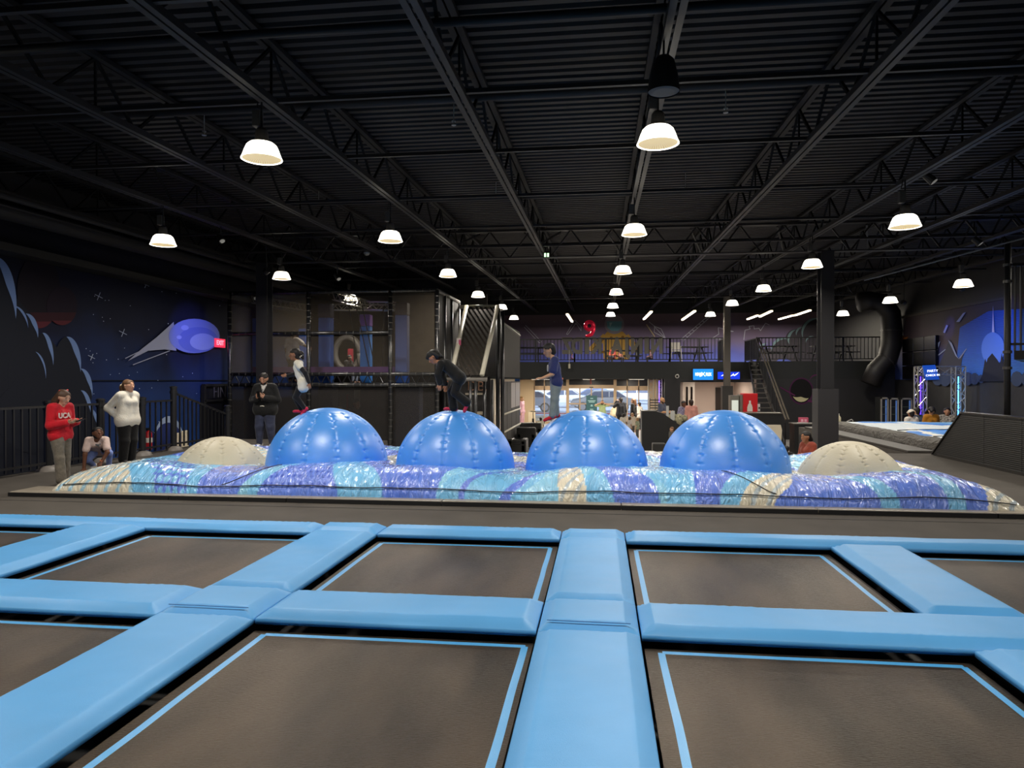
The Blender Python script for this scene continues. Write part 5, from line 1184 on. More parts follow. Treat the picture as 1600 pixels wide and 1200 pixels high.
# video wall on the right wall
t = thing('video_wall', 'switched-off black video wall of nine panels on the right wall', 'video wall', (XR-.2, 29, 2.2))
yy = [float(aX(p_, 550, XR-.15)[1]) for p_ in (1410, 1427, 1444, 1462)]
zz = lambda py, Y: float(aX(1430, py, XR-.15)[2])
z_t, z_m, z_b = 3.35, None, 1.62
for i in range(3):
    for j in range(3):
        z0 = z_b+(z_t-z_b)*j/3; z1 = z_b+(z_t-z_b)*(j+1)/3
        b = MB(); b.box(XR-.16, XR-.04, yy[i+1]+.015, yy[i]-.015, z0+.015, z1-.015); b.build('screen_panel', mat('screen_off', '08080a', .25), t, bevel=.01)
# round duct at the right corner
t = thing('air_duct', 'large black round duct bending down in the far right corner', 'duct', (11.6, 32.5, 3))
b = MB(); Y = 32.6
pts = [aY(x, y, Y) for x, y in ((1342, 473), (1358, 470), (1378, 473), (1391, 490), (1393, 515), (1392, 540), (1386, 562), (1370, 578), (1360, 600))]
b.tube(pts, .42, 16); b.build('duct_run', mat('duct_black', '1a1718', .55), t, smooth=True)
b = MB(); b.tube([pts[4], pts[4]+(0, 0, -.06)], .44, 16); b.tube([pts[6], pts[6]*.9+pts[7]*.1], .44, 16); b.build('duct_band', mat('duct_band', '2f2b2b', .4), t)
b = MB()
for k in (0, 2): b.tube([pts[k]+(0, 0, .3), (pts[k][0], pts[k][1], roofz(pts[k][1]))], .015, 5)
b.build('hanger', blackm, t)
# raised lookout at the right edge
t = thing('lookout_platform', 'black barred lookout platform with a tall post at the right edge', 'platform', (8.2, 14.2, 0))
x = float(aY(1574, 560, 14.2)[0]); b = MB(); b.tube([(x, 14.2, .001), (x, 14.2, aY(1574, 376, 14.2)[2])], .055, 12); b.build('post', blackm, t, smooth=True)
b = MB()
for py in (414, 440, 550, 575): z = aY(1574, py, 14.2)[2]; b.tube([(x, 14.2, z-.025), (x, 14.2, z+.025)], .075, 12)
b.build('clamp', mat('clamp_steel', '55524f', .35, metal=.5), t)
z0, z1, z2 = [float(aY(1585, q_, 14.2)[2]) for q_ in (412, 548, 562)]
b = MB(); b.slab([(x+.06, 14.1, z2), (x+2.2, 14.1, z2), (x+2.2, 16.2, z2), (x+1.35, 16.2, z2)], (0, 0, z1-z2)); b.build('floor_slab', blackm, t); b = MB(); b.box(x+.05, x+2.2, 14.12, 14.18, z0-.05, z0); b.build('rail', blackm, t); b = MB(); b.box(x+.05, x+2.2, 14.12, 14.18, z1+.1, z1+.14); b.build('rail', blackm, t)
b = MB(); k = x+.1
while k < x+2.2: b.tube([(k, 14.15, z1), (k, 14.15, z0)], .018, 6); k += .1
b.build('bar_infill', mat('bar_grey', '3d3a39', .4), t)
for yy_ in (14.2, 16.1): b = MB(); b.tube([(x+2.1, yy_, .001), (x+2.1, yy_, z0)], .055, 10); b.build('post', blackm, t)
b = MB(); b.tube([aY(1350, 438, 15.5), aY(1600, 372, 14.0), aY(1700, 345, 13.4)], .018, 6); o = b.build('trim_cable_pipe', mat('pipe_grey', '6a6866', .35)); o['kind'] = 'structure'
# ducts and tray along the left wall under the roof
for i, (x, z, r) in enumerate(((-10.9, 4.55, .16), (-10.45, 4.75, .05), (-10.2, 4.62, .05), (-11.3, 4.7, .1))):
    b = MB(); b.tube([(x, YF, z-.1), (x, 33, z+.5)], r, 12); struct('trim_wall_duct', b, mat('pipe_black', '37363a', .35, spec=.6), smooth=True)
b = MB(); b.box(-11.58, -11.1, YF, 30, 4.05, 4.2); struct('beam_wall_ledge', b, mat('ledge_black', '171514', .6))
# ------------------------------------------------------------------ outdoors: pavement, kerb, cars
b = MB(); b.box(-40, 45, YB+.25, 100, -.8, -.62); struct('ground_car_park', b, mat('asphalt_pale', '9aa0aa', .8, vary=.08))
b = MB(); b.box(-20, 25, YB+.25, YB+2.2, -1.2, -.78); struct('ground_pavement', b, mat('concrete_pale', 'c8c4bc', .8, vary=.08))
b = MB(); b.box(-20, 25, YB+2.2, YB+2.4, -1.2, -.55); struct('trim_kerb', b, mat('kerb_red', 'c0303a', .6))
b = MB(); b.box(-40, 45, 95, 96, -.7, 3.9); struct('wall_across_street', b, mat('shopfront_pale', 'd9d4cc', .8, vary=.2, vscale=.5))
def car(x, y, rot, hexc, label, L=4.6, Wd=1.8, Hh=1.5):
    t = thing('parked_car', label, 'car', (x, y, -.62), 'cars parked outside'); c, s = math.cos(rot), math.sin(rot)
    T = lambda p: (x+p[0]*c-p[1]*s, y+p[0]*s+p[1]*c, -.62+p[2])
    prof = [(-.5, .3), (-.5, .55), (-.47, .62), (-.36, .66), (-.22, .97), (-.05, 1.0), (.14, .98), (.29, .68), (.46, .6), (.5, .45), (.5, .28)]
    secs = [(-1, .82, .93), (-.8, .97, 1.0), (.8, .97, 1.0), (1, .82, .93)]
    V = []; n = len(prof)
    for (sy, kx, kz) in secs:
        for (u, v) in prof:
            ins = 1-.22*max(0, (v-.6)/.4); V.append(T((u*L*(.98 if abs(sy) == 1 else 1), sy*Wd/2*ins, v*Hh)))
    Fs = [(i*n+j, i*n+j+1, (i+1)*n+j+1, (i+1)*n+j) for i in range(3) for j in range(n-1)]+[(i*n+n-1, i*n, (i+1)*n, (i+1)*n+n-1) for i in range(3)]+[tuple(range(n)), tuple(range(4*n-1, 3*n-1, -1))]
    b = MB(); b.add(V, Fs); b.build('body', mat('car_'+hexc, hexc, .3, metal=.2, coat=.5), t)
    gl = mat('car_glass', '33425e', .1, spec=.8)
    b = MB()
    for sy in (-1, 1):
        for (a0, a1) in (((-.33, -.1)), ((-.08, .2))):
            zt = .93; q0 = [(a0 if a0 > -.3 else -.335, .69), (a1 if a1 < .15 else .265, .69), (min(a1, .13), zt), (max(a0, -.215), zt)]
            P_ = [T((u*L, sy*(Wd/2*(1-.22*max(0, (v-.6)/.4))+.012), v*Hh)) for u, v in q0]; nrm = (np.array(T((0, sy, 0)))-np.array(T((0, 0, 0))))*.01
            b.slab(P_, nrm)
    b.build('side_window', gl, t)
    b = MB()
    for (u0, v0, u1, v1) in ((-.355, .7, -.235, .95), (.28, .7, .155, .95)):
        d = -.012 if u0 < 0 else .012; b.slab([T((u0*L+d, -.72, v0*Hh)), T((u0*L+d, .72, v0*Hh)), T((u1*L+d, .62, v1*Hh)), T((u1*L+d, -.62, v1*Hh))], (np.array(T((d, 0, 0)))-np.array(T((0, 0, 0)))))
    b.build('windscreen', gl, t)
    for u in (-.31, .31):
        for sy in (-1, 1):
            b = MB(); b.tube([T((u*L, sy*(Wd/2-.2), .33)), T((u*L, sy*(Wd/2+.01), .33))], .33, 18); w_ = b.build('wheel', mat('tyre', '16161a', .8), t)
            b = MB(); b.tube([T((u*L, sy*(Wd/2), .33)), T((u*L, sy*(Wd/2+.02), .33))], .22, 14); b.build('hub', mat('hub_alloy', 'a9adb6', .3, metal=.6), w_)
    b = MB(); 
    for sy in (-.62, .62): b.ell(T((.49*L, sy, .52*Hh)), .12, 8, 6); b.ell(T((-.49*L, sy, .56*Hh)), .12, 8, 6)
    b.build('lamp', mat('car_lamp', 'd0d4da', .2), t)
car(-5.2, 49.5, math.pi, 'b9bec8', 'silver car parked close outside the left window'); car(.2, 50.6, math.pi, '8d949e', 'grey saloon car parked outside the sliding doors'); car(-3.2, 57, math.pi, 'e6e8ec', 'white car in the second row behind the silver car'); car(3.6, 66, .1, 'e8eaee', 'white car far off outside the right window', 4.6); car(-.5, 60, math.pi, '5c6f98', 'blue car in the second row behind the grey saloon'); car(10.2, 72, .2, 'c02838', 'red car far off at the right of the car park'); car(4.6, 76, .15, 'dfe2e6', 'white car beside the far red car')
# ------------------------------------------------------------------ small things under the roof
sp = mat('sprinkler_pale', '8f8d88', .4)
for i, (px, py, Y, lb) in enumerate(((319, 204, 8.5, 'small sprinkler head high at the left, before the nearest left lamp'), (709, 188, 8.7, 'small sprinkler head between the two nearest lamps'), (1134, 168, 8.7, 'small sprinkler head right of the hanging black speaker'), (498, 313, 14.5, 'small sprinkler head between the two left lamp rows'), (775, 305, 14.6, 'small sprinkler head left of the middle lamp row'), (1071, 294, 14.7, 'small sprinkler head right of the middle lamp row'))):
    Y = min(np.linspace(4, 40, 721), key=lambda q: abs(aY(px, py, q)[2]-(roofz(q)-.28))); p = aY(px, py, Y); b = MB(); b.tube([(p[0], p[1], roofz(Y)+.03), p], .008, 6); b.lathe([(.0, .0), (.03, -.005), (.03, -.02), (.012, -.03), (.012, -.06), (.035, -.065), (.035, -.075), (0, -.075)], p, 10); tag(b.build('sprinkler_head', sp, at=p), lb, 'sprinkler', 'sprinkler heads under the roof')
p = aY(1037, 128, 6.9)
t = thing('pendant_speaker', 'large black bell-shaped speaker hanging beside the middle lamp row', 'speaker', p)
b = MB(); b.lathe([(0, .24), (.06, .24), (.1, .2), (.135, .05), (.15, -.08), (.15, -.1)], p, 24); b.build('shell', mat('speaker_black', '1d1b1d', .5), t, smooth=True); b = MB(); b.lathe([(.146, -.09), (.1, -.1), (0, -.1)], p, 24); b.build('grille', mat('speaker_grille', '4a423e', .6), t)
b = MB(); b.tube([p+(0, 0, .24), (p[0], p[1], chordz(p[1]))], .012, 6); b.build('hanger', blackm, t)
for px, py, Y, lb in ((1451, 278, 12.5, 'black spotlight clamped under the roof above the right lamp'), (1525, 376, 16, 'black spotlight under the roof near the right edge'), (527, 432, 18.5, 'black spotlight hung above the cage front'), (345, 372, 15, 'black spotlight on the left wall ducts, dimly visible')):
    p = aY(px, py, Y); t = thing('track_spotlight', lb, 'spotlight', p, 'spotlights under the roof'); b = MB(); b.tube([p+(-.05, 0, .05), p+(.06, -.05, -.08)], [.06, .075], 12); b.build('can', blackm, t)
    b = MB(); b.tube([p+(.0605, -.0505, -.081), p+(.063, -.052, -.085)], .06, 12); b.build('lens', mat('lens_pale', 'b5b2a8', .3, emit=.2), t); b = MB(); b.tube([p+(0, 0, .06), p+(0, 0, .3)], .014, 6); b.build('bracket', blackm, t)
p = aY(854, 398.5, 19.6); t = thing('emergency_lamp', 'small green-white twin emergency lamp on the roof girder', 'emergency lamp', p); b = MB(); b.box(p[0]-.09, p[0]+.09, p[1], p[1]+.08, p[2]-.07, p[2]+.07); b.build('housing', mat('housing_dark', '1c201c', .5), t)
for s in (-1, 1): b = MB(); b.box(p[0]+s*.04-.025, p[0]+s*.04+.025, p[1]-.01, p[1], p[2]-.05, p[2]+.05); b.build('lamp_face', mat('lamp_green_white', 'c6f2c0', .4, emit=2.0), t)
for px, py, Y, lb in ((573, 397, 20, 'small white camera dome under the girder left of centre'),): 
    p = aY(px, py, Y); b = MB(); b.lathe([(0, .06), (.08, .06), (.09, .02), (.06, -.03), (0, -.05)], p, 12); tag(b.build('camera_dome', mat('dome_white', 'a9a7a2', .4), at=p, smooth=True), lb, 'camera')
# ------------------------------------------------------------------ people near the balls
D = math.radians
h0 = .0085
body, J, HP, R = person('girl in red sweatshirt and grey jeans looking at a phone', (-8.26, 10.02, 0), 1.47, D(82),
    dict(head=(0,-.045,.915), face=(.0,-.9,-.42), neck=(0,-.01,.83), elL=(.13,.0,.635), wrL=(.05,-.16,.66), hdL=(-.35,-1,.15), pnL=(-.5,.2,.8), elR=(-.135,-.01,.625), wrR=(-.06,-.155,.655), hdR=(.4,-1,.2), pnR=(.5,.2,.8),
         knL=(.06,-.0,.285), anL=(.07,.03,.05), knR=(-.06,-.05,.285), anR=(-.065,-.075,.05)),
    [('sweatshirt', 'top', 'c01626', dict(sleeve=.95, e=.015, cone=.004, vary=.1, wr=.0035)), ('jeans', 'pants', '6d665c', dict(e=.008, flare=.016, vary=.3, vs=14, wr=.005)), ('shoe', 'shoe', 'a59a8c')],
    h=h0, skin_hex='c79a80', hair_hex='4b3425', fat=.8, hairs=((-.05,.03,0,-.085,-.08,.0,.036,.038),(-.085,-.08,.0,-.1,-.2,.01,.036,.02),(-.02,.02,.035,-.045,-.1,.04,.028,.022),(-.02,.02,-.035,-.045,-.1,-.04,.028,.022)))
b = MB(); b.tube([HP(-.05,.055,.03), HP(-.075,.045,0), HP(-.05,.055,-.03)], .014, 8); b.tube([HP(-.03,.07,-.045), HP(-.075,.03,-.06)], [.012, .02], 8); b.build('hair_bow', mat('bow_red', 'd84a4a', .5), body, smooth=True)
c = J('chest', (0, -.085, .0)); text('lettering', 'UCA', .11, J('chest', (-.035, -.09, -.01)), R@np.array((1, .1, 0)), (0, 0, 1), mat('letter_white_cloth', 'ddd4d0', .7), body, bold=.004)
m = (J('wrL')+J('wrR'))/2+R@np.array((0, -.135, .02)); b = MB(); b.bar(m+R@np.array((0, .05, -.01)), m+R@np.array((0, -.09, .035)), .075, .012); tag(b.build('phone', mat('phone_black', '0f0f12', .2), at=m, bevel=.004), 'dark phone in the hands of the girl in red', 'phone')
body, J, HP, R = person('crouching girl in pale pink shirt and blue leggings, hand on the floor', (-8.86, 11.66, 0), 1.33, D(28),
    dict(head=(.02,-.22,.515), face=(.5,-1,.25), neck=(0,-.17,.43), chest=(0,-.12,.375), waist=(0,-.04,.33), pelv=(0,.05,.29), shL=(.1,-.15,.42), shR=(-.1,-.15,.42), elL=(.13,-.23,.26), wrL=(.07,-.27,.14), hdL=(-.3,-.6,-.8), pnL=(0,.6,-.6), elR=(-.13,-.2,.24), wrR=(-.14,-.22,.06), hdR=(-.05,-.8,-.35), pnR=(0,.3,-1),
         hiL=(.055,.05,.27), knL=(.14,-.15,.24), anL=(.11,.02,.05), hiR=(-.055,.05,.27), knR=(-.12,-.13,.16), anR=(-.08,.1,.06)),
    [('shirt', 'top', 'd8bfb6', dict(sleeve=.33, e=.011, wr=.004)), ('leggings', 'pants', '7f93d2', dict(e=.005, vary=.15)), ('shoe', 'shoe', 'c4bdb4')],
    h=h0, fat=.8, skin_hex='6b4532', hair_hex='100d0d', hs=1.1, hairs=((-.04,.03,.0,-.08,-.02,-.02,.03,.032),(-.08,-.02,-.02,-.12,-.1,-.06,.036,.045),(-.12,-.1,-.06,-.12,-.2,-.09,.042,.03)))
b = MB(); p = J('chest', (.02, -.085, -.02))
for dx, dz, r in ((0, 0, .022), (.03, .02, .014), (-.028, .012, .016), (.015, -.03, .012)): b.ell(p+R@np.array((dx, 0, dz)), (r, r*.5, r), 8, 6)
b.build('shirt_print', mat('print_dark_grey', '5a6066', .7), body)
b = MB(); b.tube([J('wrL', (-.02,0,.02)), J('wrL', (.0,-.02,.012)), J('wrL', (.02,0,.02)), J('wrL', (0,.02,.028)), J('wrL', (-.02,0,.02))], .009, 6); b.build('wristband', mat('band_orange', 'd27a4a', .5), body)
body, J, HP, R = person('woman in white cowl sweater and black trousers, hand on hip, by the fence', (-8.99, 12.61, 0), 1.62, D(76),
    dict(head=(0,-.02,.925), face=(.12,-1,-.02), elR=(-.15,.135,.665), wrR=(-.105,.02,.565), hdR=(.5,-.8,-.5), pnR=(1,.4,0), elL=(.16,.07,.645), wrL=(.10,-.02,.56), hdL=(-.5,-.8,-.4)),
    [('sweater', 'top', 'd9d3c6', dict(sleeve=.88, e=.016, cone=.006, cowl=1, bust=1, hem=.0, vary=.06, wr=.003)), ('trousers', 'pants', '111113', dict(e=.012, thick=1.2, flare=.012)), ('shoe', 'shoe', '1c1b1c')],
    h=h0, skin_hex='c9987c', hair_hex='6a4c33', fat=1.12, hairs=((-.05,.01,0,-.09,-.02,0,.026,.03),(-.09,-.02,0,-.1,-.09,.0,.032,.02)))
b = MB(); 
for a in range(5): b.ell(HP(-.085+.012*math.cos(a*1.26), .012+.014*math.sin(a*1.26), .018*math.cos(a*2.1)), .02, 8, 6)
b.build('scrunchie', mat('scrunchie_cream', 'd8c9a8', .8), body, smooth=True)
b = MB(); w = J('wrR'); d = (J('elR')-w)/np.linalg.norm(J('elR')-w); b.tube([w+d*.03, w+d*.052], .048, 14); b.build('wristband', mat('band_yellow', 'd8c23a', .5), body)
body, J, HP, R = person('bearded man in black hooded jacket and blue jeans typing on a phone before the cage', (-7.86, 15.96, 0), 1.77, D(3),
    dict(head=(0,-.05,.925), face=(0,-.9,-.45), neck=(0,-.01,.835), shL=(.115,0,.81), shR=(-.115,0,.81), elL=(.175,.0,.645), wrL=(.05,-.15,.672), hdL=(-.5,-.6,.6), pnL=(-.6,.4,.4), elR=(-.175,.0,.645), wrR=(-.05,-.15,.668), hdR=(.5,-.6,.6), pnR=(.6,.4,.4), knL=(.075,-.01,.285), anL=(.085,.01,.05), knR=(-.075,-.01,.285), anR=(-.085,.01,.05)),
    [('jacket', 'top', '1b1b1c', dict(sleeve=.95, e=.016, cone=.006, hood=1, belly=1, wr=.006)), ('undershirt', 'collar', 'd6d2cc'), ('jeans', 'pants', '3b4057', dict(e=.012, thick=1.2, vary=.35, vs=6, wr=.006)), ('shoe', 'shoe', 'd8d4cf')],
    h=h0, skin_hex='c08f74', hair_hex='1f1815', fat=1.3, beard='1f1815')
b = MB(); b.tube([J('pelv', (0, -.098, .075)), J('waist', (0, -.118, .02)), J('chest', (0, -.104, .0)), J('chest', (0, -.095, .06))], .006, 6); b.build('zipper', mat('zip_grey', '8a8a8c', .3, metal=.7), body)
b = MB(); b.tube([J('hiR', (-.0,-.085,.035)), J('pelv', (0,-.105,.02)), J('hiL', (.0,-.085,.035))], .014, 8); b.build('shirt_hem', mat('cloth_white', 'cfc9bb', .8), body)
m = (J('wrL')+J('wrR'))/2+np.array((0, -.085, .09)); b = MB(); b.bar(m+(0, .0, -.065), m+(0, -.035, .07), .075, .012, (0, 1, 0)); tag(b.build('phone', mat('phone_black', '0f0f12', .2), at=m, bevel=.004), 'dark phone in the hands of the bearded man', 'phone')
# on the balls
p = aY(470, 648, 10.75)
body, J, HP, R = person('girl in white tunic with black sleeves running left over the leftmost blue ball', (p[0], 10.75, SZ+math.sqrt(.95**2-(p[0]-SPH[0][0])**2-.15**2)-.004), 1.05, D(-80),
    dict(head=(0,-.09,.9), face=(.0,-1,-.12), neck=(0,-.045,.79), chest=(0,-.035,.71), waist=(0,-.015,.6), pelv=(0,.03,.5), shL=(.095,-.03,.765), shR=(-.095,-.03,.765), elR=(-.15,-.08,.62), wrR=(-.15,-.24,.575), hdR=(.1,-1,.05), elL=(.15,.1,.62), wrL=(.15,.16,.47), hdL=(0,.1,-1),
         hiL=(.05,.04,.475), knL=(.05,-.06,.265), anL=(.045,.08,.075), toL=(0,-.6,-.9), hiR=(-.05,.03,.475), knR=(-.05,-.09,.25), anR=(-.045,.0,.05), toR=(0,-1,-.1)),
    [('undershirt', 'sleeve', '16161c', dict(e=.007)), ('tunic', 'top', 'ddd8cb', dict(sleeve=.2, e=.014, hem=.07, vary=.06, wr=.005)), ('leggings', 'pants', '131318', dict(e=.006)), ('sock', 'shoe', 'c8254a', dict(e=.006))],
    h=.008, skin_hex='9a6b50', hair_hex='17110f', fat=.85, hs=1.22, hairs=((-.05,.02,0,-.085,.0,0,.03,.034),(-.085,0,0,-.09,-.06,.01,.034,.022)))
b = MB()
for i in range(7): a = i*.9; b.ell(HP(-.08+.02*math.cos(a), .03-.012*i, .03*math.sin(a)), .011, 7, 5)
b.build('hair_beads', mat('bead_cream', 'd8cdbb', .4), body, smooth=True)
p = aY(706, 646, 10.7)
body, J, HP, R = person('child in black bending forward on the second blue ball, one red-socked foot lifted', (p[0], 10.7, SZ+math.sqrt(.925**2-(p[0]-SPH[1][0])**2-.2**2)-.004), 1.2, D(-82),
    dict(head=(0,-.235,.705), face=(0,-.85,-.75), neck=(0,-.155,.63), chest=(0,-.075,.6), waist=(0,.02,.53), pelv=(0,.09,.46), shL=(.1,-.125,.615), shR=(-.1,-.125,.615), elR=(-.11,-.13,.47), wrR=(-.1,-.08,.345), hdR=(0,-.15,-1), pnR=(1,.3,0), elL=(.12,-.17,.48), wrL=(.1,-.14,.36), hdL=(0,-.1,-1),
         hiR=(-.05,.1,.44), knR=(-.05,-.005,.26), anR=(-.045,.02,.05), toR=(0,-1,-.1), hiL=(.05,.1,.44), knL=(.05,.04,.25), anL=(.045,.2,.12), toL=(0,-.35,-1)),
    [('shirt', 'top', '161617', dict(sleeve=.93, e=.013, wr=.005)), ('trousers', 'pants', '121213', dict(e=.012, flare=.02)), ('sock', 'shoe', 'c23050', dict(e=.006))],
    h=.008, skin_hex='b57f60', hair_hex='121011', hairfront=True, fat=1.02, hs=1.15, hairs=((-.03,.03,.03,-.05,-.03,.04,.04,.035),(-.03,.03,-.03,-.05,-.03,-.04,.04,.035),(.02,.04,0,.05,.035,0,.045,.03),(-.05,.0,0,-.075,-.06,0,.04,.02)))
b = MB(); w = J('wrR', (0, 0, .03)); b.tube([w, w+(0, 0, .03)], .031, 12); b.build('wristband', mat('band_orange_bright', 'e0743c', .5), body)
b = MB(); p = J('chest', (-.1, -.02, -.01))
for dx, dz in ((0, 0), (.02, .03), (-.015, .025), (.01, -.035), (.025, -.01), (-.02, -.02)): b.ell(p+R@np.array((0, dx*1.2, dz*1.2)), (.012, .006, .012), 7, 5)
b.build('shirt_print', mat('print_pale_grey', '9da39e', .7), body)
p = aY(868, 652, 10.75)
body, J, HP, R = person('boy in navy T-shirt and grey trousers standing on the third blue ball', (p[0], 10.75, SZ+math.sqrt(.93**2-(p[0]-SPH[2][0])**2-.15**2)-.004), 1.15, D(-78),
    dict(head=(0,-.085,.915), face=(0,-1,-.35), neck=(0,-.03,.805), chest=(0,-.02,.71), waist=(0,.0,.61), pelv=(0,.01,.52), shL=(.1,-.02,.785), shR=(-.1,-.02,.785), elR=(-.125,.055,.63), wrR=(-.12,.095,.5), hdR=(0,-.0,-1), elL=(.12,-.06,.6), wrL=(.1,-.19,.545), hdL=(0,-1,.0), pnL=(-.3,0,-1),
         hiL=(.05,.01,.5), knL=(.05,-.02,.28), anL=(.05,-.05,.05), toL=(0,-1,-.5), hiR=(-.05,.01,.5), knR=(-.052,-.005,.27), anR=(-.05,.02,.06), toR=(0,-1,-.5)),
    [('shirt', 'top', '2a3160', dict(sleeve=.36, e=.015, cone=.01, wr=.005)), ('trousers', 'pants', '7d8482', dict(e=.012, flare=.006, thick=1.1, wr=.005)), ('sock', 'shoe', 'c42030', dict(e=.006))],
    h=.008, skin_hex='c29678', hair_hex='141112', fat=.88, hs=1.2, hairs=((-.0,.045,0,.035,.04,0,.045,.036),(-.03,.03,0,-.04,-.01,0,.045,.035)))
b = MB(); w = J('wrR', (0, 0, .03)); b.tube([w, w+(0, 0, .028)], .029, 12); b.build('wristband', mat('band_orange_bright', 'e0743c', .5), body)
b = MB(); p = J('chest', (-.03, -.078, -.03)); b.tube([p+R@np.array((.035*math.cos(a), 0, .045*math.sin(a))) for a in np.linspace(0, 2*math.pi, 15)], .009, 6); b.build('shirt_print', mat('print_white', 'd9d2c8', .5), body)
b = MB(); b.tube([HP(.055,.012,-.04), HP(.062,.01,-.02), HP(.064,.012,0)], .003, 5); b.tube([HP(.055,.012,-.04), HP(0,.012,-.062)], .003, 5); b.build('glasses', mat('glasses_grey', '4a4a4e', .3), body)

# ------------------------------------------------------------------ people further off
h1 = .0145
def far(px, pyt, Y, yaw, label, wear, base='stand', floor=None, pose=None, group=None, kk=1.0, **k):
    p = aY(px, pyt, Y); fl = ZL if floor is None else floor
    H = (p[2]-fl)/(.992 if base == 'stand' else .735)*kk
    return person(label, (p[0], Y, fl), H, D(yaw), pose or {}, wear, h=k.pop('h', h1), base=base, group=group, **k)
LONG = ((-.04,.02,0,-.06,-.12,0,.045,.04),(-.03,.02,.035,-.04,-.1,.045,.03,.025),(-.03,.02,-.035,-.04,-.1,-.045,.03,.025))
far(1262, 674.5, 19.0, -70, 'seated smiling woman in rust leather jacket behind the right cream dome', [('jacket', 'top', '8a3d2c', dict(sleeve=.95, e=.016, wr=.008)), ('trousers', 'pants', '1c1b1f')], 'sit', skin_hex='a06f52', hair_hex='15100f', hairs=((-.05,.0,0,-.08,-.05,0,.03,.025),), h=.011)
far(1229, 697, 20.4, 150, 'dark-clothed seated child turned away beside the woman in the rust jacket', [('jacket', 'top', '141416', dict(sleeve=.95, e=.016)), ('trousers', 'pants', '141416')], 'sit', skin_hex='8a5f48', hair_hex='17120f')
far(815, 620, 40, 70, 'blonde woman in pink tracksuit standing left of the entrance', [('jacket', 'top', 'c79aa6', dict(sleeve=.95, e=.014)), ('trousers', 'pants', 'c79aa6', dict(e=.012, thick=1.1)), ('shoe', 'shoe', 'c9c4be')], hair_hex='b08a58', hairs=LONG)
far(806, 628, 39, 20, 'person in dark top half hidden beside the woman in pink', [('shirt', 'top', '2c2523', dict(sleeve=.9, e=.012)), ('trousers', 'pants', '1b1a1d')], hair_hex='2a1f1a')
far(802, 646, 31.8, 30, 'bearded seated person in brown at the left lobby sofas', [('shirt', 'top', '4a3a2c', dict(sleeve=.9, e=.014)), ('trousers', 'pants', '1b1a1d')], 'sit', skin_hex='a87a5c', hair_hex='241a15', beard='241a15')
far(823, 660, 31.1, 60, 'person in black T-shirt slumped forward on the lobby sofa', [('shirt', 'top', '1d1c22', dict(sleeve=.3, e=.014)), ('trousers', 'pants', '26242a')], 'sit', kk=1.25, pose=dict(head=(0,-.2,.52), face=(0,-.8,-.6), neck=(0,-.13,.49), chest=(0,-.06,.43), shL=(.103,-.1,.47), shR=(-.103,-.1,.47)), skin_hex='b98a6c', hair_hex='141011')
far(845, 653, 33, 175, 'small dark-haired child in cream shirt walking by the entrance floor', [('shirt', 'top', 'cfc6ae', dict(sleeve=.3, e=.016)), ('shorts', 'pants', '4a463e', dict(len=.55))], hs=1.2, skin_hex='8a5f48', hair_hex='15110f')
far(863, 648, 33.4, 100, 'brown-haired child peeking out beside the red socks of the boy in navy', [('shirt', 'top', 'c4a8a0', dict(sleeve=.3, e=.016)), ('trousers', 'pants', '4a4a52')], hs=1.2, skin_hex='c09474', hair_hex='5a3c26', hairs=LONG)
far(941, 625.5, 39.5, 0, 'man in pale green shirt holding up a phone with both arms at the entrance', [('shirt', 'top', '9aac7c', dict(sleeve=.4, e=.014)), ('trousers', 'pants', 'b0a890')], pose=dict(elL=(.24,-.06,.82), wrL=(.06,-.16,.9), hdL=(-.4,-.3,.9), elR=(-.24,-.06,.82), wrR=(-.06,-.16,.9), hdR=(.4,-.3,.9)), hair_hex='191412', beard='191412')
far(958, 629, 38.4, 110, 'man in cream shirt stooping, right of the man in green', [('shirt', 'top', 'd2c4a4', dict(sleeve=.35, e=.014)), ('trousers', 'pants', '4a4640')], kk=1.12, pose=dict(head=(0,-.2,.85), face=(0,-.8,-.6), neck=(0,-.13,.79), chest=(0,-.07,.71), shL=(.103,-.1,.775), shR=(-.103,-.1,.775), elL=(.13,-.12,.62), wrL=(.1,-.2,.52), elR=(-.13,-.12,.62), wrR=(-.1,-.2,.52)), hair_hex='2a1c14')
far(970, 621.5, 36.8, 200, 'man in black jacket photographing, his back turned, left of the woman with long hair', [('jacket', 'top', '17181d', dict(sleeve=.95, e=.018)), ('trousers', 'pants', '17171a')], pose=dict(elL=(.16,-.1,.74), wrL=(.06,-.16,.88), hdL=(-.3,-.2,1)), hair_hex='1c1511', beard='1c1511')
far(990, 623, 36.6, 250, 'woman with wavy brown hair in a black jacket among the party guests', [('jacket', 'top', '151416', dict(sleeve=.95, e=.018)), ('skirt', 'pants', 'c9bfa9', dict(thick=1.25))], hair_hex='6e4a2e', hairs=LONG)
far(999, 629, 38.2, 230, 'dark-haired person in white at the right end of the party guests', [('shirt', 'top', 'd6d0c4', dict(sleeve=.5, e=.014)), ('trousers', 'pants', '2a2a30')], hair_hex='171310')
for px, py, Y, yw, sk, hh, sc, lb in ((974, 647, 34.2, 160, '6f4a36', '15100e', 'd2c9bb', 'dark-haired child in white shirt, leftmost of the children before the tall desk'), (984, 652, 33.8, 120, 'a87858', '2a1b14', 'bcb4ae', 'child in grey shirt between two others before the tall desk'), (988, 646, 34.8, 30, 'c79a7c', '8a6a44', 'd8cfc0', 'fair-haired child at the back of the group before the tall desk'), (996, 653.5, 33.2, 240, 'c69878', '8d6b42', '8c937a', 'fair child in green patterned shirt, rightmost before the tall desk')):
    far(px, py, Y, yw, lb, [('shirt', 'top', sc, dict(sleeve=.35, e=.016, vary=.45 if sc == '8c937a' else .1, vs=16)), ('trousers', 'pants', '55524e')], hs=1.2, skin_hex=sk, hair_hex=hh)
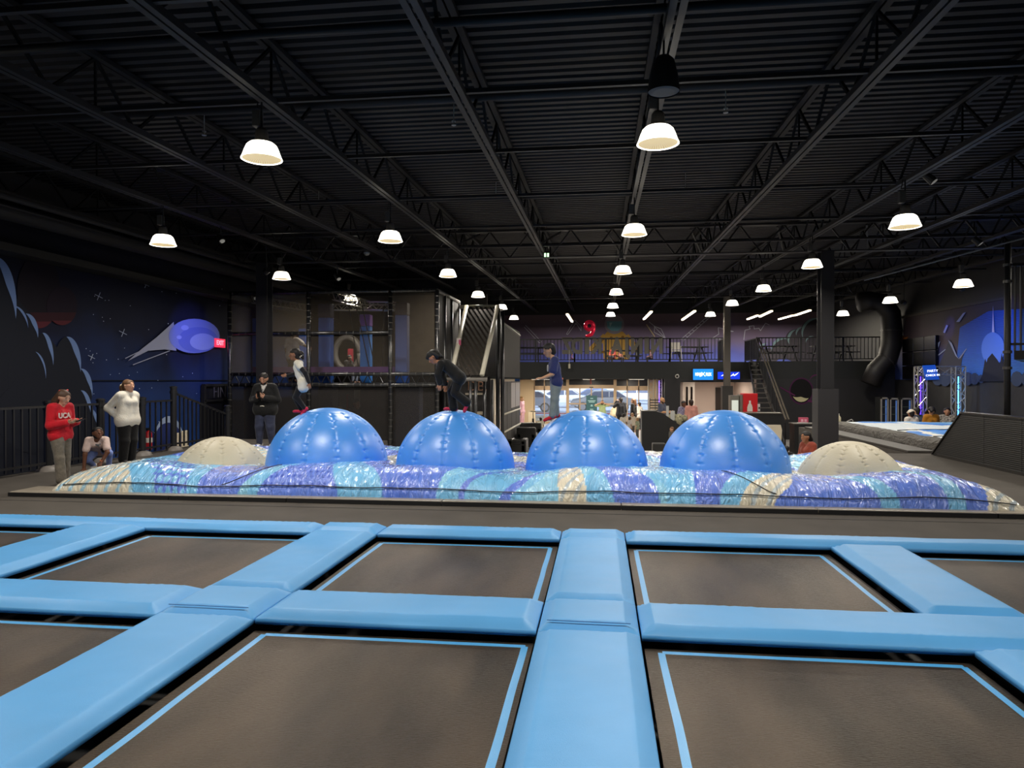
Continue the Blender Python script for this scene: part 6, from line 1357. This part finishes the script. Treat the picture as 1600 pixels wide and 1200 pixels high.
far(1034, 621, 32.3, 60, 'bald man in grey-blue shirt standing at the lobby desk', [('shirt', 'top', '454b60', dict(sleeve=.4, e=.014)), ('trousers', 'pants', '1b1a1d')], hair_hex=None, beard='3a2c22', skin_hex='c9986f', pose=dict(elL=(.15,-.06,.66), wrL=(.08,-.2,.66), elR=(-.15,-.06,.66), wrR=(-.08,-.2,.66), hdL=(0,-1,0), hdR=(0,-1,0)))
far(1068, 627, 32.2, 30, 'woman in striped purple-white top beside the person in salmon', [('shirt', 'top', '8e8aa6', dict(sleeve=.4, e=.014, vary=.6, vs=18)), ('trousers', 'pants', '2a2630')], skin_hex='6b4733', hair_hex='1a1412')
far(1080, 625, 31.6, 200, 'person in salmon sweater with back turned by the gift table', [('sweater', 'top', 'c98f82', dict(sleeve=.95, e=.018)), ('trousers', 'pants', '6b5a50')], skin_hex='9a6b4e', hair_hex='2a1a12')
far(1050, 668, 26.0, -60, 'brown-haired child half hidden behind the left edge of the rightmost ball', [('shirt', 'top', '55504a', dict(sleeve=.4, e=.016)), ('trousers', 'pants', '2a2a2e')], hs=1.2, hair_hex='6a4426')
for px, py, Y, yw, sc, hh, lb in ((893, 552, 36, 90, '8a5f9a', '1a1413', 'seated person in violet on the mezzanine below the foil balloon'), (957, 542, 36.4, -30, 'c8524a', '1a1413', 'seated person in coral red on the mezzanine behind the letters'), (969, 547, 35.6, 40, 'd08a7a', '3a261a', 'seated person in salmon pink on the mezzanine behind the letters'), (945, 558, 35.4, 0, '6a4a86', '14100f', 'seated child in purple on the mezzanine, left of the one in coral'), (1017, 546, 35.8, -80, '8c6a74', '14100f', 'seated person in mauve on the mezzanine at the right end of the letters')):
    far(px, py, Y, yw, lb, [('shirt', 'top', sc, dict(sleeve=.6, e=.016)), ('trousers', 'pants', '3a3440')], 'sit', MEZ, hair_hex=hh, skin_hex='a87656')
far(1424, 641, 25.7, 200, 'person in white cap and white shirt before the coolers', [('cap', 'cap', 'd8cfbf'), ('shirt', 'top', 'd4ccc0', dict(sleeve=.5, e=.016)), ('trousers', 'pants', '3a3440')], skin_hex='9a6b50', hair_hex='1a1312')
far(1433, 637.5, 26.3, 210, 'dark-haired person in grey-blue next to the white cap', [('shirt', 'top', '4a5668', dict(sleeve=.9, e=.016)), ('trousers', 'pants', '2a2a30')], hair_hex='120f0f')
far(1455, 636.5, 25.7, 10, 'woman in mustard orange top, dark hair falling over her face', [('shirt', 'top', 'b0741c', dict(sleeve=.6, e=.018)), ('trousers', 'pants', '2a2a30')], pose=dict(face=(0,-.7,-.8)), hair_hex='191211', hairs=LONG+((.03,.03,.02,.075,-.06,.01,.03,.022), (.03,.03,-.02,.075,-.06,-.01,.03,.022)))
far(1480, 637.5, 26.0, -20, 'smiling woman in black and white patterned blouse under the gantry', [('blouse', 'top', '9a948c', dict(sleeve=.9, e=.016, vary=.9, vs=22)), ('trousers', 'pants', '1b1a1d')], hair_hex='191211', hairs=LONG, skin_hex='b98668')
far(458, 517, 23.4, 180, 'person in white T-shirt up in the cage, back turned', [('shirt', 'top', 'd6cfc0', dict(sleeve=.3, e=.016)), ('trousers', 'pants', '2a2522')], floor=cmid-.12, pose=dict(elR=(.0-.2,-.05,.72), wrR=(-.3,-.1,.68)), skin_hex='6b5244', hair_hex='2a2420')
far(545, 555, 24.2, 70, 'child in pale trousers kneeling in the cage before the ring tunnel', [('shirt', 'top', '2a2624', dict(sleeve=.8, e=.016)), ('trousers', 'pants', 'b5bccb')], 'sit', cmid-.12, hair_hex='1a1413')
far(530, 636, 23, -20, 'brown-haired person below the cage deck, head just over the leftmost ball', [('shirt', 'top', '2e2a28', dict(sleeve=.8, e=.016)), ('trousers', 'pants', '222024')], hair_hex='8a6440')
far(556, 624, 22.2, 60, 'dark-haired person below the cage deck right of the brown-haired one', [('jacket', 'top', '151517', dict(sleeve=.95, e=.02)), ('trousers', 'pants', '151517')], hair_hex='0f0d0d', skin_hex='6b4733')
far(732, 571, 22.6, 10, 'red-haired child sitting behind the sloping net of the cage', [('shirt', 'top', '6a5a58', dict(sleeve=.6, e=.018)), ('trousers', 'pants', '3a3638')], 'sit', cmid, hair_hex='9a5a30', hs=1.25)
# ------------------------------------------------------------------ bowl lamps, strip lights and daylight
glow = mat('bowl_glow', 'fff6e2', .3, emit=4.2)
lensm = bpy.data.materials.new('bowl_lens'); lensm.use_nodes = True; nt = lensm.node_tree; pb = nt.nodes['Principled BSDF']
tc = nt.nodes.new('ShaderNodeTexCoord'); gr = nt.nodes.new('ShaderNodeTexGradient'); gr.gradient_type = 'RADIAL'; mth = nt.nodes.new('ShaderNodeMath'); mth.operation = 'MULTIPLY'; mth.inputs[1].default_value = 300
sn = nt.nodes.new('ShaderNodeMath'); sn.operation = 'SINE'; mr = nt.nodes.new('ShaderNodeMapRange'); mr.inputs[1].default_value = -1; mr.inputs[3].default_value = .35; mr.inputs[4].default_value = .95
nt.links.new(tc.outputs['Object'], gr.inputs[0]); nt.links.new(gr.outputs['Fac'], mth.inputs[0]); nt.links.new(mth.outputs[0], sn.inputs[0]); nt.links.new(sn.outputs[0], mr.inputs[0]); nt.links.new(mr.outputs[0], pb.inputs['Emission Strength'])
pb.inputs['Base Color'].default_value = lin('c8b48c'); pb.inputs['Emission Color'].default_value = lin('f2d8a4')
def lampdata(name, P, size=.42, col=(1, .93, .82)):
    l = bpy.data.lights.new(name, 'AREA'); l.shape = 'DISK'; l.size = size; l.energy = P; l.color = col; l.spread = math.radians(170); return l
LD = lampdata('lamp_light', 105)
proto = None
def bowl_lamp(x, y, z, label):
    global proto
    if proto is None:
        t = thing('pendant_lamp', label, 'lamp', (x, y, z), 'bowl lamps hanging from the roof')
        b = MB(); b.lathe([(.1, .19), (.14, .184), (.172, .155), (.196, .1), (.216, .042), (.23, .01), (.235, .0), (.228, -.003), (.218, .008)], (x, y, z), 40); b.build('bowl', glow, t, smooth=True)
        b = MB(); b.lathe([(.218, .008), (.185, .03), (.11, .045), (0, .05)], (x, y, z), 40); b.build('lens', lensm, t, smooth=True)
        b = MB(); b.lathe([(0, .36), (.05, .36), (.07, .33), (.08, .23), (.1, .19), (0, .19)], (x, y, z), 20); b.build('lamp_housing', mat('ballast_grey', '2a2827', .5), t)
        b = MB(); b.bar((x-.05, y, z+.38), (x-.05, y, z+.56), .1, .09); b.build('ballast_box', mat('ballast_light', '3b3937', .5), t)
        b = MB(); b.tube([(x, y, z+.36), (x, y, z+.75)], .012, 6); b.tube([(x-.06, y, z+.6), (x-.03, y, z+.75)], .008, 5); b.build('hanger', blackm, t)
        lo = bpy.data.objects.new('lamp_light', LD); COL.objects.link(lo); lo.parent = t; lo.location = (0, 0, -.012)
        proto = t; return t
    t = copy_tree(proto); t.location = (x, y, z); t['label'] = label; return t
rows = {'far left': [(255, 380, 12.6), (440, 433, 17.9), (548, 466, 24.2)], 'left': [(409, 246, 7.9), (610, 374, 13.3), (700, 429, 18.7), (747, 461, 24.1), (784, 480, 29.5), (803, 496, 35.0)],
        'middle': [(1028, 222, 8.1), (991, 364, 13.4), (973, 424, 18.7), (963, 457, 24.1), (957.5, 478, 29.5), (954, 491, 34.8)], 'right': [(1414, 352, 11.9), (1269, 415, 17.4), (1193, 452, 22.8), (1144, 474, 27.6), (1110, 491, 33.0)],
        'far right': [(1505, 445, 19.8), (1391, 470, 24.6), (1317, 490, 29.6)]}
nth = ['nearest', 'second', 'third', 'fourth', 'fifth', 'farthest']
for r, ls in rows.items():
    for i, (px, py, Y) in enumerate(ls):
        p = aY(px, py+3, Y); n_ = 'farthest' if i == len(ls)-1 else nth[i]
        bowl_lamp(p[0], p[1], p[2], f'glowing white bowl lamp, {n_} one in the {r} row of hanging lamps')
for x in (-8.2, -4.0, .6, 4.85, 9.4):          # the same lamp grid goes on over the viewer
    bowl_lamp(x, 2.6, 4.18, 'bowl lamp of the row over the viewer')
for x, y in ((9.4, 14.4), (9.4, 8.6), (-8.2, 7.2)): bowl_lamp(x, y, 4.3, 'bowl lamp of the row over the viewer')
tube = mat('strip_glow', 'fff0d0', .3, emit=9.0)
sl = [((886, 491), (894, 504)), ((1006, 499), (1018, 487)), ((1066, 500), (1086, 486)), ((1168, 499), (1184, 493)), ((1187, 495), (1206, 486)), ((1217, 499), (1239, 493)), ((1242, 493), (1266, 485))]
sn_ = ['leftmost, above the entrance', 'left of the astronaut painting\'s right arm', 'above the high chair', 'lower one of the first pair on the right', 'upper one of the first pair on the right', 'lower one of the last pair on the right', 'upper one of the last pair on the right']
sn_[1] = 'just right of the painted astronaut'
for i, (a, c) in enumerate(sl):
    p, q = aZ(a[0], a[1], 4.95), aZ(c[0], c[1], 4.95)
    if i == 0: p, q = aZ(886, 491, 4.95), aZ(894, 503, 4.95)
    t = thing('strip_light', 'glowing fluorescent strip lamp, '+sn_[i], 'lamp', (p+q)/2, 'strip lamps over the mezzanine')
    b = MB(); b.bar(p, q, .1, .05); b.build('tube', tube, t); l = bpy.data.lights.new('strip_light', 'AREA'); l.shape = 'RECTANGLE'; l.size = .12; l.size_y = float(np.linalg.norm(q-p)); l.energy = 190; l.color = (1, .9, .72); lo = bpy.data.objects.new('strip_light', l); COL.objects.link(lo); lo.parent = t; lo.location = (0, 0, -.04); lo.rotation_euler = (0, 0, math.atan2(q[1]-p[1], q[0]-p[0])-math.pi/2); b = MB(); b.bar(p+(0, 0, .05), q+(0, 0, .05), .16, .03); b.build('housing', mat('strip_housing', '8f8676', .5), t)
    b = MB()
    for k in (p, q): b.tube([k+(0, 0, .06), (k[0], k[1], chordz(k[1]))], .008, 5)
    b.build('hanger', blackm, t)
# recessed panels under the mezzanine and in the service room
pan = mat('panel_glow', 'fff1de', .4, emit=4.0)
for x, y, P, lb in ((-3.2, 36.5, 120, 'left front'), (-.6, 36.5, 120, 'middle front'), (1.9, 36.5, 120, 'right front'), (-3.2, 41, 120, 'left rear'), (-.6, 41, 120, 'middle rear'), (1.9, 41, 120, 'right rear'), (5.3, 35.6, 80, 'service room')):
    t = thing('ceiling_panel_light', 'square lit panel under the mezzanine, '+lb, 'lamp', (x, y, SOF-.02)); b = MB(); b.box(x-.3, x+.3, y-.3, y+.3, SOF-.03, SOF); b.build('frame', mat('paper_white', 'c9c8c4', .7), t)
    b = MB(); b.box(x-.27, x+.27, y-.27, y+.27, SOF-.035, SOF-.03); b.build('diffuser', pan, t)
    l = bpy.data.lights.new('panel_light', 'AREA'); l.size = .5; l.energy = P; l.color = (1, .9, .78); lo = bpy.data.objects.new('panel_light', l); COL.objects.link(lo); lo.parent = t; lo.location = (0, 0, -.03)
# coloured wall washers
def washer(pos, target, col, P, ang, label):
    pos = np.array(pos, float); d = np.array(target, float)-pos; d /= np.linalg.norm(d)
    t = thing('wall_washer', label, 'spotlight', pos); b = MB(); b.tube([pos-d*.12, pos+d*.02], .08, 12); b.build('can', blackm, t); b = MB(); b.tube([pos-d*.05, (pos[0], pos[1], chordz(pos[1]))], .015, 6); b.build('bracket', blackm, t)
    l = bpy.data.lights.new('washer_light', 'SPOT'); l.energy = P; l.color = col; l.spot_size = math.radians(ang); l.spot_blend = .8; l.shadow_soft_size = .06
    lo = bpy.data.objects.new('washer_light', l); COL.objects.link(lo); lo.parent = t; lo.location = tuple(d*.04); lo.rotation_euler = Vector(d).to_track_quat('-Z', 'Y').to_euler()
washer((-8.6, 17.5, 4.4), aX(300, 540, XL), (.08, .12, 1), 420, 42, 'blue wall washer aimed at the comet on the left mural')
washer((10.6, 22.5, 4.3), aX(1540, 530, XR), (.1, .25, 1), 420, 55, 'blue wall washer aimed at the rays on the right mural')
washer((11.0, 27.5, 4.4), aX(1484, 512, XR), (.1, .12, 1), 140, 24, 'blue wall washer aimed at the rocks on the right mural')
def led(pos, z1, col, name, label):
    m = mat(name, col, .4, emit=5.0); b = MB(); b.tube([(pos[0], pos[1], ZL+.05), (pos[0], pos[1], z1)], .022, 8); o = b.build('led_tube', m, at=(pos[0], pos[1], ZL+.05), smooth=True); tag(o, label, 'led tube')
led((ga[0], GY), gz-.35, '4a2cff', 'led_violet', 'violet light tube inside the left leg of the truss gantry'); led((gb[0], GY), gz-.35, '4aa0ff', 'led_sky', 'sky blue light tube inside the right leg of the truss gantry')
p = aY(1030, 640, 40); led((p[0], 40), SOF-.1, '6a4cff', 'led_lilac', 'violet light tube inside the truss at the right of the entrance')
# sky and sun outside
w = bpy.data.worlds.new('world'); SC.world = w; w.use_nodes = True; bg = w.node_tree.nodes['Background']
sky = w.node_tree.nodes.new('ShaderNodeTexSky'); sky.sky_type = 'NISHITA'; sky.sun_elevation = math.radians(48); sky.sun_rotation = math.radians(150); sky.sun_disc = False; w.node_tree.links.new(sky.outputs[0], bg.inputs[0]); bg.inputs[1].default_value = .6
s = bpy.data.lights.new('sun', 'SUN'); s.energy = 3.2; s.color = (1, .95, .88); s.angle = .01; so = bpy.data.objects.new('sun', s); COL.objects.link(so); so.location = (0, 60, 30); so.rotation_euler = Vector((.35, .75, -1)).to_track_quat('-Z', 'Y').to_euler()
